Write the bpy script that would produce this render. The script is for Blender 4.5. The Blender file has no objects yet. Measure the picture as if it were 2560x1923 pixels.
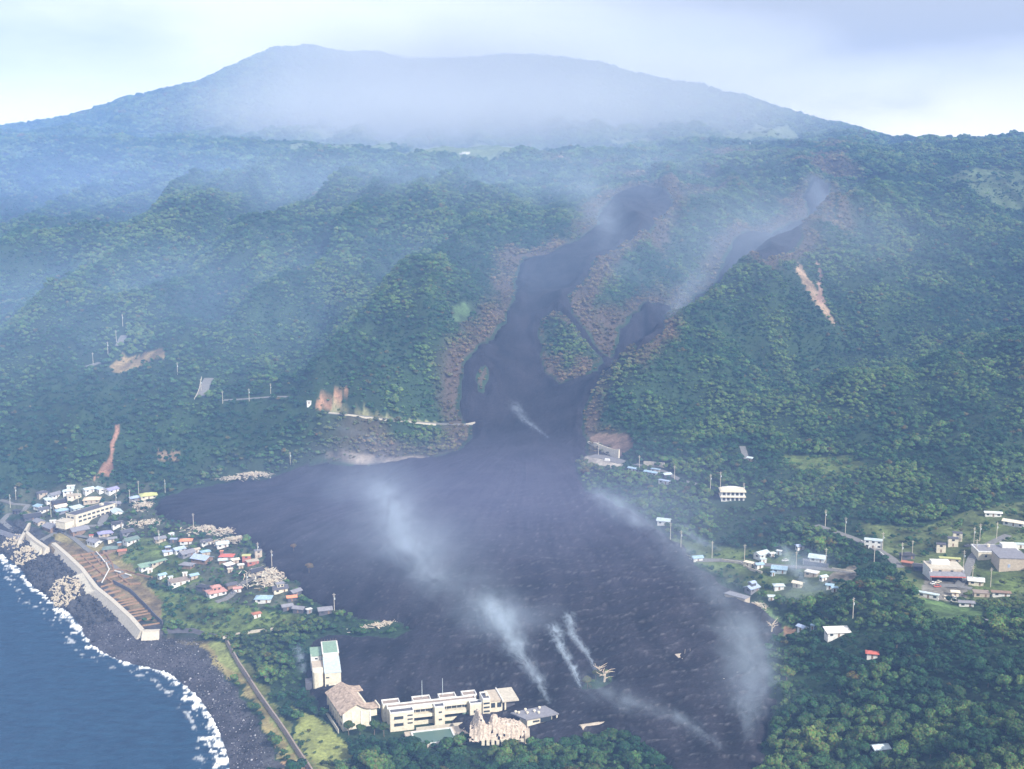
import bpy, bmesh, math, random
import numpy as np
from mathutils import Vector, Matrix
rnd = random.Random(7)
RS = np.random.RandomState(7)

# ---------------------------------------------------------------- camera
F, CU, CV, H, PIT = 2875.0, 1280.0, 961.5, 280.0, math.radians(9.3)
CP, SP = math.cos(PIT), math.sin(PIT)
scene = bpy.context.scene
cam_d = bpy.data.cameras.new('camera')
cam = bpy.data.objects.new('camera', cam_d)
scene.collection.objects.link(cam)
cam.location = (0, 0, H)
cam.rotation_euler = (math.pi/2 - PIT, 0, 0)
cam_d.sensor_fit = 'HORIZONTAL'
cam_d.sensor_width = 36
cam_d.lens = 36*F/2560
cam_d.clip_start = 1
cam_d.clip_end = 60000
scene.camera = cam

# ---------------------------------------------------------------- light
SUN_EL, SUN_AZ = math.radians(36), math.radians(138)   # azimuth clockwise from +Y, where the sun stands
sd = Vector((math.sin(SUN_AZ)*math.cos(SUN_EL), math.cos(SUN_AZ)*math.cos(SUN_EL), math.sin(SUN_EL)))
sun_d = bpy.data.lights.new('sun', 'SUN')
sun_d.energy = 5.0
sun_d.angle = math.radians(1.5)
sun_d.color = (1.0, 0.93, 0.82)
sun = bpy.data.objects.new('sun', sun_d)
scene.collection.objects.link(sun)
sun.location = (0, 0, 2000)
sun.rotation_euler = (-sd).to_track_quat('-Z', 'Y').to_euler()

world = bpy.data.worlds.new('World')
scene.world = world
world.use_nodes = True
wt = world.node_tree
for n in list(wt.nodes): wt.nodes.remove(n)
def N(t, typ, **kw):
    n = t.nodes.new(typ)
    for k, v in kw.items(): setattr(n, k, v)
    return n
wo = N(wt, 'ShaderNodeOutputWorld')
bg = N(wt, 'ShaderNodeBackground'); bg.inputs['Strength'].default_value = 0.10
sky = N(wt, 'ShaderNodeTexSky', sky_type='NISHITA')
sky.sun_disc = False; sky.sun_elevation = SUN_EL; sky.sun_rotation = SUN_AZ
sky.altitude = 280; sky.air_density = 1.0; sky.dust_density = 2.0; sky.ozone_density = 2.0
wt.links.new(sky.outputs[0], bg.inputs['Color'])
# cloud deck: pale, warm near the horizon, with a grey bank; pattern on the direction vector, all round
tc = N(wt, 'ShaderNodeTexCoord')
mp = N(wt, 'ShaderNodeMapping'); mp.inputs['Scale'].default_value = (3.2, 3.2, 10.0); mp.inputs['Location'].default_value = (0.55, 0.3, 0.15)
wt.links.new(tc.outputs['Generated'], mp.inputs['Vector'])
ns = N(wt, 'ShaderNodeTexNoise'); ns.inputs['Scale'].default_value = 1.0; ns.inputs['Detail'].default_value = 5; ns.inputs['Roughness'].default_value = 0.5
wt.links.new(mp.outputs[0], ns.inputs['Vector'])
cr = N(wt, 'ShaderNodeValToRGB')
cr.color_ramp.elements[0].position = 0.36; cr.color_ramp.elements[0].color = (.50, .51, .53, 1)
cr.color_ramp.elements[1].position = 0.60; cr.color_ramp.elements[1].color = (.90, .86, .80, 1)
wt.links.new(ns.outputs['Fac'], cr.inputs['Fac'])
sx = N(wt, 'ShaderNodeSeparateXYZ'); wt.links.new(tc.outputs['Generated'], sx.inputs[0])
hz = N(wt, 'ShaderNodeMapRange'); hz.inputs['From Min'].default_value = 0.045; hz.inputs['From Max'].default_value = 0.125
wt.links.new(sx.outputs['Z'], hz.inputs['Value'])
mixh = N(wt, 'ShaderNodeMix', data_type='RGBA')
mixh.inputs[6].default_value = (1.42, 1.28, 1.1, 1)
wt.links.new(hz.outputs[0], mixh.inputs[0]); wt.links.new(cr.outputs[0], mixh.inputs[7])
# one grey bank of cloud standing over the right-hand shoulder of the mountain
vd = N(wt, 'ShaderNodeVectorMath', operation='SUBTRACT'); vd.inputs[1].default_value = (0.35, 0.92, 0.20); wt.links.new(tc.outputs['Generated'], vd.inputs[0])
vs = N(wt, 'ShaderNodeVectorMath', operation='MULTIPLY'); vs.inputs[1].default_value = (1.1, .6, 3.4); wt.links.new(vd.outputs[0], vs.inputs[0])
vl = N(wt, 'ShaderNodeVectorMath', operation='LENGTH'); wt.links.new(vs.outputs[0], vl.inputs[0])
vm = N(wt, 'ShaderNodeMath', operation='MULTIPLY_ADD'); vm.inputs[1].default_value = -1.0; wt.links.new(vl.outputs['Value'], vm.inputs[0]); wt.links.new(ns.outputs['Fac'], vm.inputs[2])
vr = N(wt, 'ShaderNodeMapRange'); vr.interpolation_type = 'SMOOTHSTEP'; vr.inputs['From Min'].default_value = .05; vr.inputs['From Max'].default_value = .34; wt.links.new(vm.outputs[0], vr.inputs['Value'])
mixb = N(wt, 'ShaderNodeMix', data_type='RGBA'); mixb.inputs[7].default_value = (.44, .42, .38, 1)
wt.links.new(vr.outputs[0], mixb.inputs[0]); wt.links.new(mixh.outputs[2], mixb.inputs[6])
bg2 = N(wt, 'ShaderNodeBackground'); bg2.inputs['Strength'].default_value = 1.0
wt.links.new(mixb.outputs[2], bg2.inputs['Color'])
mx = N(wt, 'ShaderNodeMixShader'); mx.inputs[0].default_value = 0.86
wt.links.new(bg.outputs[0], mx.inputs[1]); wt.links.new(bg2.outputs[0], mx.inputs[2])
wt.links.new(mx.outputs[0], wo.inputs['Surface'])

scene.view_settings.view_transform = 'Standard'
scene.view_settings.look = 'None'
scene.view_settings.exposure = 0.68
scene.view_settings.gamma = 1.0
scene.render.engine = 'CYCLES'
cy = scene.cycles
cy.use_denoising = True
cy.max_bounces = 4; cy.diffuse_bounces = 2; cy.glossy_bounces = 2; cy.volume_bounces = 0
cy.transparent_max_bounces = 24
cy.volume_step_rate = 0.9; cy.volume_max_steps = 128
cy.caustics_reflective = False; cy.caustics_refractive = False

# ---------------------------------------------------------------- pixel rays of the photograph
def ray(u, v):
    u = np.asarray(u, float); v = np.asarray(v, float)
    t = (v-CV)/F; w = (u-CU)/F
    return w, CP - t*SP, -SP - t*CP            # dX, dY, dZ
def at_z(u, v, z):
    dx, dy, dz = ray(u, v); k = (z-H)/dz
    return dx*k, dy*k, z
def at_y(u, v, y):
    dx, dy, dz = ray(u, v); k = y/dy
    return dx*k, y, H+dz*k
def project(x, y, z):
    dep = y*CP - (z-H)*SP
    up = y*SP + (z-H)*CP
    return CU + F*x/dep, CV - F*up/dep, dep

# ---------------------------------------------------------------- control points: (u, v, z) on low ground, (u, v, Y) on slopes
CZ = [ # flat ground and sea bed: height given
 (0,1480,-6),(0,1600,-8),(0,1750,-9),(0,1923,-9),(200,1750,-9),(200,1923,-9),(380,1850,-8),(420,1923,-7),(-400,1500,-8),(-400,1923,-9),(-500,1400,-4),
 (0,1389,0),(70,1458,0),(162,1528,0),(208,1585,0),(312,1655,0),(405,1678,0),(486,1736,0),(532,1805,0),(555,1863,0),(567,1923,0),
 (120,1420,4),(200,1480,4),(270,1560,4),(330,1610,4),(430,1630,4),(520,1690,4),(590,1780,4.5),(630,1860,4.5),(650,1923,5),
 (30,1340,6),(560,1640,7),(640,1740,7.5),(700,1830,8),(770,1923,9),
 (180,1400,8),(300,1450,8),(340,1500,8),(380,1550,8),(450,1560,9),
 (0,1260,15),(100,1250,17),(250,1300,17),(180,1340,13),(330,1400,14),(400,1350,18),(450,1450,15),(550,1420,18),(600,1500,16),(700,1500,18),(300,1235,22),(650,1560,13),
 (700,1650,13),(850,1640,12),(760,1780,10),(850,1850,10),(1000,1800,9.5),(1200,1750,11),(1300,1820,12.5),(1500,1780,20),(1700,1860,22),
 (1000,1500,24),(1300,1500,28),(1600,1600,28),(1500,1350,38),(1850,1650,30),(800,1450,24),(700,1250,28),(450,1250,24),(1000,1300,35),(1300,1300,38),(1000,1180,40),(1300,1150,50),(1450,1200,50),(1100,1650,18),(1800,1800,26),
 (1000,1900,12),(1300,1915,15.5),(1550,1890,23),(1000,2050,20),(1500,2050,34),(800,2050,14),(2000,2050,40),(2500,2050,62),
 (1500,1150,55),(1700,1300,50),(1800,1350,44),(1750,1450,37),(1900,1500,36),(2000,1560,37),(2050,1400,47),(2100,1300,56),(2300,1400,50),(2500,1350,57),(2400,1500,50),
 (2150,1480,57),(2300,1610,57),(2500,1650,62),(2200,1750,45),(2450,1850,58),(1950,1750,32),(1960,1900,30),(2300,1923,48),(2800,1500,66),(2800,1900,70),
 (100,1215,24),(300,1212,27),(500,1190,30),(700,1162,38),(900,1152,44),(1180,1140,50),(-200,1230,22),
 (1180,1060,64),(1000,1045,74),(820,1028,84),(700,1008,88),(560,995,92),(510,940,104),(400,930,108),(250,900,118),(300,840,138),(0,1000,92),(200,1050,78),(0,1100,62),(-300,1000,90),
]
CY = [ # slopes: distance given
 (0,800,1300),(300,700,1450),(600,800,1330),(600,900,1190),(830,900,1150),(1000,850,1180),(1080,760,1270),(1230,640,1480),(900,650,1500),(500,600,1650),(0,600,1700),(-400,700,1500),
 (200,500,2000),(600,480,2050),(1000,480,2000),(1200,480,1950),(-400,480,2100),
 (1150,397,2350),(600,383,2500),(200,374,2500),(0,366,2500),(1500,425,2250),(1900,425,2250),(2300,432,2200),(2600,445,2150),(-500,360,2500),(3000,450,2100),
 (1150,378,3000),(600,360,3000),(1150,335,3400),(600,320,3500),(200,345,3100),(1700,360,3000),(1500,330,3400),
 (2210,341,3500),(2400,347,3400),(2560,338,3400),(2900,330,3400),(2000,345,3300),
 (1470,985,1105),(1560,920,1130),(1700,800,1230),(1830,700,1350),(1980,612,1480),(2090,560,1600),(2180,490,1780),(2300,560,1760),(2450,600,1700),(2560,650,1620),(2850,650,1600),
 (1600,1100,1002),(1700,1000,1070),(1800,900,1125),(1900,800,1262),(2000,700,1390),(2150,620,1560),(1850,950,1150),
 (2100,850,1300),(1950,900,1235),(2200,950,1050),(2250,870,1290),(2450,890,1080),(2450,835,1350),(2100,980,1040),(2350,750,1450),(2750,850,1150),
 (2200,1100,950),(2450,1100,900),(2000,1150,905),(2300,1200,850),(2560,1150,870),(2850,1150,860),
 (1480,700,1400),(1600,620,1560),(1750,560,1720),(1900,500,1950),(1640,830,1250),(1480,790,1290),
 (1690,790,1400),(1800,700,1520),(1950,600,1720),(2050,540,1850),(2030,460,2100),(1560,900,1200),(1600,700,1440),
 (1280,1100,1050),(1280,1000,1120),(1250,900,1190),(1280,800,1290),(1330,700,1400),(1380,620,1520),(1500,520,1800),(1580,480,1950),(1160,930,1130),
]
SKYL = [(-500,352),(-250,335),(0,317),(150,297),(230,275),(300,250),(420,222),(500,205),(600,158),(660,132),(700,118),(725,121),(775,114),(830,128),(870,133),(940,131),(1020,152),(1100,150),(1200,146),(1280,138),(1400,146),(1500,158),(1570,182),(1690,206),(1750,212),(1790,228),(1870,243),(1920,262),(2000,285),(2050,302),(2100,308),(2150,325),(2230,346),(2500,385),(2900,400)]
pts = []
for u, v, z in CZ:
    x, y, z = at_z(u, v, z); pts.append((x, y, z))
for u, v, Y in CY:
    x, y, z = at_y(u, v, Y); pts.append((x, y, float(z)))
for u, v in SKYL:
    x, y, z = at_y(u, v, 4500.0); z = float(z); pts.append((float(x), y, z))
    zf = {True: 430.0, False: 430.0}[True]
    pts.append((float(x)*.9, 4050.0, zf + (z-zf)*0.62)); pts.append((float(x)*1.1, 5300.0, z*0.72-40)); pts.append((float(x)*1.3, 7000.0, z*0.3-60))
for a in (-.62, -.4, 0, .4, .62):
    pts.append((a*340, 340, -9 if a < -.1 else 40))
P = np.array([(float(p[0]), float(p[1]), float(p[2])) for p in pts])
ca, cs, cz = P[:, 0]/P[:, 1], np.log(P[:, 1]), P[:, 2]
def tps(r2): return 0.5*r2*np.log(r2+1e-12)
n = len(P)
K = tps((ca[:, None]-ca[None])**2 + (cs[:, None]-cs[None])**2) + np.eye(n)*2e-5
Q = np.stack([np.ones(n), ca, cs], 1)
A = np.block([[K, Q], [Q.T, np.zeros((3, 3))]])
sol = np.linalg.solve(A, np.concatenate([cz, np.zeros(3)]))

NA, NS_ = 661, 861
A0, A1, S0, S1 = -0.60, 0.60, math.log(390.0), math.log(5580.0)
ga = np.linspace(A0, A1, NA); gs = np.linspace(S0, S1, NS_)
ka = np.linspace(A0, A1, 133); ks = np.linspace(S0, S1, 216)        # coarse evaluation, then upsampled
KA, KS = np.meshgrid(ka, ks, indexing='ij')
fa, fs = KA.ravel(), KS.ravel()
zc = sol[n] + sol[n+1]*fa + sol[n+2]*fs
for i in range(n): zc += sol[i]*tps((fa-ca[i])**2 + (fs-cs[i])**2)
zc = zc.reshape(KA.shape)
def bil(G, xa, xs, a0, a1, s0, s1):
    na, ns2 = G.shape
    i = np.clip((xa-a0)/(a1-a0)*(na-1), 0, na-1.001); j = np.clip((xs-s0)/(s1-s0)*(ns2-1), 0, ns2-1.001)
    i0 = i.astype(int); j0 = j.astype(int); fi = i-i0; fj = j-j0
    return (G[i0, j0]*(1-fi)*(1-fj) + G[i0+1, j0]*fi*(1-fj) + G[i0, j0+1]*(1-fi)*fj + G[i0+1, j0+1]*fi*fj)
GA, GS = np.meshgrid(ga, gs, indexing='ij')
# smooth (cubic in s, then a) upsampling
def cub(G, x, ax):
    G = np.moveaxis(G, ax, 0); m = G.shape[0]
    t = np.clip(x, 0, m-1.0001); i = t.astype(int); f = (t-i)[:, None]
    g = lambda k: G[np.clip(i+k, 0, m-1)]
    p0, p1, p2, p3 = g(-1), g(0), g(1), g(2)
    r = p1 + .5*f*(p2-p0 + f*(2*p0-5*p1+4*p2-p3 + f*(3*(p1-p2)+p3-p0)))
    return np.moveaxis(r, 0, ax)
Z = cub(cub(zc, np.linspace(0, 132, NA), 0), np.linspace(0, 215, NS_), 1)
GY = np.exp(GS); GX = GA*GY

# gradient noise
_perm = RS.permutation(1024); _g = RS.uniform(0, 2*np.pi, 1024)
def perlin(x, y):
    xi = np.floor(x).astype(int); yi = np.floor(y).astype(int); xf = x-xi; yf = y-yi
    def gr(ix, iy, dx, dy):
        h = _g[_perm[(_perm[ix & 1023] + iy) & 1023]]
        return np.cos(h)*dx + np.sin(h)*dy
    u = xf*xf*xf*(xf*(xf*6-15)+10); v = yf*yf*yf*(yf*(yf*6-15)+10)
    a = gr(xi, yi, xf, yf); b = gr(xi+1, yi, xf-1, yf); c = gr(xi, yi+1, xf, yf-1); d = gr(xi+1, yi+1, xf-1, yf-1)
    return (a+(b-a)*u) + ((c+(d-c)*u)-(a+(b-a)*u))*v
def fbm(x, y, s, o=4, r=.5):
    t = 0; am = 1
    for k in range(o):
        t = t + am*perlin(x/s+17.3*k, y/s-9.1*k); s *= .5; am *= r
    return t
def sstep(x, a, b):
    t = np.clip((x-a)/(b-a), 0, 1); return t*t*(3-2*t)
def ridge_n(x, y, s):
    t = 0; am = 1
    for k in range(3):
        t = t + am*(1-2.2*np.abs(perlin(x/s+5*k, y/s+3*k))); s *= .5; am *= .5
    return t/1.75

def zat(x, y, G=None):
    y = np.maximum(y, 1.0)
    return bil(Z if G is None else G, x/y, np.log(y), A0, A1, S0, S1)
_ys = np.exp(np.linspace(S0, S1, 1900))
def hit(u, v, off=0.0, G=None):
    """first point of the ground (raised by off) on the ray of photo pixel u, v"""
    dx, dy, dz = ray(u, v); k = _ys/dy
    x = dx*k; zr = H+dz*k
    g = zat(x, _ys, G)+off
    b = np.nonzero(zr <= g)[0]
    if len(b) == 0 or b[0] == 0: i = len(_ys)-1 if len(b) == 0 else 0; return float(x[i]), float(_ys[i]), float(g[i])
    i = b[0]; d0 = zr[i-1]-g[i-1]; d1 = g[i]-zr[i]; f = d0/(d0+d1+1e-9)
    y = _ys[i-1]+(_ys[i]-_ys[i-1])*f; kk = y/dy
    return float(dx*kk), float(y), float(H+dz*kk)
def segdist(X, Y, poly, closed=False):
    """distance to a polyline, and position along it"""
    best = np.full(X.shape, 1e9); tt = np.zeros(X.shape)
    m = len(poly); L = 0.0
    for i in range(m if closed else m-1):
        x0, y0 = poly[i][:2]; x1, y1 = poly[(i+1) % m][:2]
        ex, ey = x1-x0, y1-y0; l2 = ex*ex+ey*ey+1e-9
        t = np.clip(((X-x0)*ex+(Y-y0)*ey)/l2, 0, 1)
        d = np.hypot(X-x0-t*ex, Y-y0-t*ey)
        k = d < best; best = np.where(k, d, best); tt = np.where(k, i+t, tt)
    return best, tt
def inside(X, Y, poly):
    c = np.zeros(X.shape, bool); m = len(poly)
    for i in range(m):
        x0, y0 = poly[i][:2]; x1, y1 = poly[(i+1) % m][:2]
        if y0 == y1: continue
        k = ((y0 > Y) != (y1 > Y)) & (X < (x1-x0)*(Y-y0)/(y1-y0)+x0)
        c ^= k
    return c
def subset(poly, pad):
    p = np.array([q[:2] for q in poly])
    return (GX > p[:, 0].min()-pad) & (GX < p[:, 0].max()+pad) & (GY > p[:, 1].min()-pad) & (GY < p[:, 1].max()+pad)

# spurs and gullies, laid on the smooth hillside
RID = [ # pixels, height, half-width in m
 ([(1240,625),(1190,660),(1100,725),(990,810),(880,915),(820,975)], 26, 48),
 ([(1140,500),(1060,575),(984,650),(900,710),(840,770)], 34, 58),
 ([(1010,440),(900,500),(856,535),(798,600),(712,675),(640,740)], 34, 62),
 ([(700,430),(560,500),(430,560),(300,620),(150,670),(0,700)], 38, 75),
 ([(480,510),(540,600),(600,680),(630,760),(600,830)], 24, 52),
 ([(900,420),(760,470),(620,520)], 30, 70),
 ([(420,440),(250,500),(100,560),(-60,600)], 34, 80),
 ([(200,430),(60,480),(-80,520)], 30, 80),
 ([(640,860),(560,900),(480,935)], 13, 36),
 ([(330,740),(200,810),(60,880)], 18, 48),
 ([(120,1000),(150,1060),(170,1120)], 9, 26), ([(430,1030),(400,1100),(395,1160)], 9, 26), ([(640,1040),(650,1100)], 7, 22),
 ([(839,700),(790,800),(741,920)], -20, 36), ([(1060,640),(960,740),(900,790)], -16, 34),
 ([(500,720),(540,800),(560,870)], -12, 34), ([(330,900),(270,960),(240,1010)], -9, 30),
 ([(1300,420),(1200,500),(1130,570)], -16, 50), ([(1900,460),(1830,530),(1740,575),(1620,635),(1500,705)], 20, 55),
 ([(1390,790),(1420,860),(1440,900)], 22, 28),
 ([(1210,925),(1215,960)], 9, 12),
 ([(1500,745),(1490,790)], 14, 26),
 ([(1870,735),(1930,830)], -5, 9),
 ([(2330,640),(2380,700),(2420,750)], -6, 10),
 ([(2000,660),(2040,740),(2090,810)], -5, 14),
 ([(2180,500),(2100,640),(2000,800),(1900,950)], 9, 60),
 ([(2300,560),(2300,680),(2240,800)], 12, 60),
 ([(2130,480),(2040,560),(1960,640)], -6, 30),
 ([(260,1080),(290,1190)], -5, 12),
]
# shore terrace behind the long seawall, dropped on its seaward side
SEAW = [tuple(float(q) for q in at_z(u, v, 9.9)) for u, v in [(40,1300),(64,1328),(87,1349),(119,1371),(134,1358+12),(169,1388),(204,1421),(241,1469),(281,1501),(327,1543),(357,1577),(399,1577)]]
m = subset(SEAW, 70); d_, t_ = segdist(GX[m], GY[m], SEAW)
i_ = np.clip(t_.astype(int), 0, len(SEAW)-2); sw = np.array(SEAW); e_ = sw[i_+1, :2]-sw[i_, :2]; sg = e_[:, 0]*(GY[m]-sw[i_, 1])-e_[:, 1]*(GX[m]-sw[i_, 0])
zm = Z[m]; land = sg > 0; f_ = 1-sstep(d_, 12, 55)
zm = np.where(land, zm*(1-f_)+(8.6+.02*d_)*f_, np.minimum(zm, 4.6+sstep(d_, 18, 70)*8)); Z[m] = zm
Z0 = Z.copy()
for px, am, w in RID:
    pl = [hit(u, v, 0, Z0) for u, v in px]
    m = subset(pl, w*3)
    d, _ = segdist(GX[m], GY[m], pl)
    Z[m] += am*.75*np.exp(-(d/w)**1.3)
hi = sstep(Z0, 45, 150)*(1-sstep(GY, 3800, 4400)*.85)
XR = GX-GY*.10+55*perlin(GX/300, GY/420)
rough = ridge_n(XR, GY*0.17+GX*.05, 200.0)
Z += hi*(1-.7*sstep(GY, 1900, 2500)*(1-sstep(GY, 3000, 3500)))*(rough-0.46)*74*(1-.45*sstep(GX/GY, .06, .2)*(1-sstep(GY, 1700, 2200))) * (1-.65*sstep(np.abs(GX/GY-0.05), .09, .02)*(1-sstep(GY, 1900, 2400)))
Z += hi*(1-sstep(GY, 2600, 3200))*(ridge_n(XR+.05*GY, GY*.27, 85.0)-.45)*20*(1-.8*sstep(np.abs(GX/GY-0.05), .09, .02)*(1-sstep(GY, 1900, 2400)))*np.where(GX/GY > .08, .75, 1.0)
Z += (0.15+hi)*fbm(GX, GY*.6, 90, 4)*5
Z += sstep(GY, 2400, 3200)*fbm(GX+50, GY, 420, 4)*38*(1-sstep(GY, 3900, 4300)*.75)
Z += sstep(Z0, 3, 9)*fbm(GX, GY, 25, 2)*0.8

# hold the skyline where the photograph has it
SKT = [(p[0], p[1]) for p in SKYL if 0 <= p[0] <= 2100]+[(2210,341),(2300,344),(2400,347),(2480,344),(2560,337)]
for it in range(3):
    U_, V_, D_ = project(GX, GY, Z); far = GY > 2600; vv = np.where(far, V_, 9e9).min(1); uu = CU+F*ga/CP*1.0
    js = np.where(far, V_, 9e9).argmin(1); uu = U_[np.arange(NA), js]
    want = np.interp(uu, [p[0] for p in SKT], [p[1] for p in SKT]); dv = vv-want
    ys_sk = GY[np.arange(NA), js]; dz_ = dv/F*ys_sk*1.03
    dz_ = np.clip(dz_, -160, 160); dz_ = np.convolve(np.pad(dz_, 4, mode='edge'), np.ones(9)/9, 'valid')
    Z += dz_[:, None]*sstep(GY, 2500, 3100)
print('SKY', float(np.abs(dv).max()))
# right branch valley behind the big hill, and its steeper flank
for px, am, w in [([(1540,915),(1610,855),(1670,800),(1790,705),(1930,610),(2040,550),(2110,505)], -20, 38), ([(2080,870),(1990,910),(1900,985),(1850,1040)], -13, 40), ([(2500,800),(2350,850),(2230,880)], -10, 40),
                  ([(1560,935),(1700,815),(1830,712),(1980,624),(2090,575),(2160,520)], 9, 30), ([(150,1280),(350,1290)], 0, 10)]:
    pl = [hit(u, v, 0, Z0) for u, v in px]
    m = subset(pl, w*3); d, _ = segdist(GX[m], GY[m], pl); Z[m] += am*np.exp(-(d/w)**2)

K = 2560/2212.0
def D(pts): return [(p[0]*K, p[1]*K)+tuple(p[2:]) for p in pts]
def W(pts): return [hit(*p) if len(p) == 2 else tuple(float(q) for q in at_y(*p)) for p in pts]
LAVA = D([(340,1082),(400,1060),(470,1045),(560,1035),(640,1010),(720,1000),(850,995),(940,992),(990,975),(1018,945),(1020,915),(1005,880),(1000,820),(1015,775),(1050,740),(1085,700),(1110,640),(1115,590),(1130,560),(1200,545),(1250,520),(1285,490),(1300,450),(1340,415),(1390,400),(1440,408),(1450,440),(1400,500),(1330,540),(1280,565),(1270,600),(1240,630),(1225,640),(1235,680),(1262,715),(1300,760),(1335,775),
 (1380,760),(1430,720),(1440,680),(1500,640),(1560,600),(1650,560),(1730,520),(1755,470),(1735,425),(1750,395),(1790,400),(1805,480),(1795,508,1950),(1700,546,1800),(1640,576,1690),(1560,620,1560),(1490,675,1440),(1400,742,1330),(1340,783,1262),(1290,826),
 (1260,880),(1255,930),(1265,950),(1268,985),(1245,992),(1258,1040),(1270,1060),(1340,1090),(1400,1130),(1465,1182),(1500,1222),(1560,1260),(1640,1310),(1688,1360),(1660,1420),(1650,1470),(1668,1520),(1665,1570),(1640,1650),(1620,1700),(1500,1700),(1430,1620),(1340,1585),(1250,1595),(1115,1616),(1090,1612),(1000,1590),(978,1565),(985,1545),(900,1555),(835,1570),(822,1578),(815,1520),(770,1490),(740,1530),(705,1540),(680,1505),(672,1440),(662,1388),
 (700,1374),(760,1374),(850,1378),(890,1362),(850,1348),(760,1322),(700,1312),(655,1292),(642,1262),(604,1242),(580,1220),(560,1190),(520,1162),(450,1142),(410,1132),(360,1122),(332,1102)])
ISL = [D([(1190,676),(1170,690),(1160,720),(1168,760),(1180,800),(1212,832),(1260,815),(1305,785),(1300,770),(1270,740),(1240,705),(1215,685)]),
       D([(1048,790),(1035,815),(1038,835),(1050,848),(1062,820),(1058,800)]), D([(1285,1460),(1262,1478),(1262,1492),(1290,1498),(1312,1480),(1300,1462)])]
WL = W(LAVA); WI = [W(i) for i in ISL]
# jagged front: warp the test position
wx = GX + fbm(GX, GY, 22, 3)*5 + fbm(GX+9, GY, 90, 2)*5; wy = GY + fbm(GX+300, GY+70, 22, 3)*6 + fbm(GX, GY+9, 90, 2)*6
lm = np.zeros(Z.shape, bool); mS = subset(WL, 30)
lm[mS] = inside(wx[mS], wy[mS], WL)
for i in WI: lm[mS] &= ~inside(wx[mS], wy[mS], i)
ld = np.full(Z.shape, 999.0)                         # distance to the flow's edge
dd = np.full(mS.sum(), 1e9)
for poly in [WL]+WI:
    d_, _ = segdist(wx[mS], wy[mS], poly, True); dd = np.minimum(dd, d_)
ld[mS] = dd

# ---- roads: photo pixels, width in m
ROADS = {
 'coast_road': ([(0,1252),(30,1254),(70,1258),(60,1275),(20,1290),(5,1305),(40,1330),(90,1352)], 4.5, 'ASPH'),
 'village_road': ([(290,1345),(230,1345),(200,1340),(160,1332),(150,1318)], 4, 'ASPH'),
 'town_road': ([(95,1400),(90,1385),(82,1372),(110,1345),(150,1325),(185,1345),(215,1372),(250,1395),(285,1415),(305,1432),(320,1450)], 4, 'ASPH'),
 'yard_road': ([(250,1270),(262,1290),(250,1310),(200,1320)], 6, 'ASPH'),
 'mid_road': ([(540,1510),(560,1500),(575,1490),(590,1472),(610,1455),(650,1440),(690,1420),(720,1405)], 4.5, 'ASPH'),
 'hill_road': ([(250,905),(232,912),(215,918)], 7, 'ASPH'),
 'bend_road': ([(310,830),(305,850),(296,870)], 7, 'ASPH'),
 'slope_road': ([(522,940),(512,965),(503,998)], 9, 'ASPH'),
 'cliff_road': ([(560,1002),(620,996),(680,992),(720,990)], 6, 'ASPH'),
 'cut_road': ([(820,1030),(870,1036),(950,1046),(1020,1053),(1090,1060),(1180,1062)], 7, 'ASPH'),
 'tunnel_yard': ([(1480,1140),(1510,1142),(1540,1150),(1560,1158)], 12, 'ASPH'),
 'upper_road': ([(1540,1152),(1600,1162),(1660,1178),(1700,1200),(1760,1215)], 5, 'ASPH'),
 'main_road': ([(1690,1395),(1740,1402),(1800,1400),(1850,1405),(1920,1412),(1990,1418),(2060,1422),(2110,1426),(2150,1428)], 6, 'ASPH'),
 'east_road': ([(2040,1312),(2090,1330),(2140,1347),(2190,1372),(2230,1398),(2250,1420)], 6, 'ASPH'),
 'store_road': ([(2520,1335),(2490,1350),(2450,1372),(2430,1395),(2420,1420),(2412,1445),(2395,1465),(2350,1462)], 5, 'ASPH'),
 'store_lane': ([(2395,1465),(2430,1472)], 5, 'ASPH'),
 'gully_road': ([(1856,1115),(1862,1135),(1868,1150)], 5, 'ASPH'),
}
road_w = {}
for nm, (px, wd, kind) in ROADS.items():
    pl = W(px)
    # resample
    q = [pl[0]]
    for p0, p1 in zip(pl[:-1], pl[1:]):
        L = math.dist(p0[:2], p1[:2]); k = max(1, int(L/4))
        for i in range(1, k+1): q.append(tuple(p0[j]+(p1[j]-p0[j])*i/k for j in range(3)))
    zz = np.array([p[2] for p in q]); kk = min(5, len(zz)//2)
    if kk: zz = np.convolve(np.pad(zz, kk, mode='edge'), np.ones(2*kk+1)/(2*kk+1), 'valid')
    q = [(p[0], p[1], float(z)) for p, z in zip(q, zz)]
    road_w[nm] = (q, wd)
    m = subset(q, wd+14); d, t = segdist(GX[m], GY[m], q)
    i0 = np.clip(t.astype(int), 0, len(q)-1); i1 = np.minimum(i0+1, len(q)-1); rz = zz[i0]+(zz[i1]-zz[i0])*(t-i0)
    f = 1-sstep(d, wd*.5+2.5, wd*.5+10)
    Z[m] = Z[m]*(1-f)+(rz-0.35)*f

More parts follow.
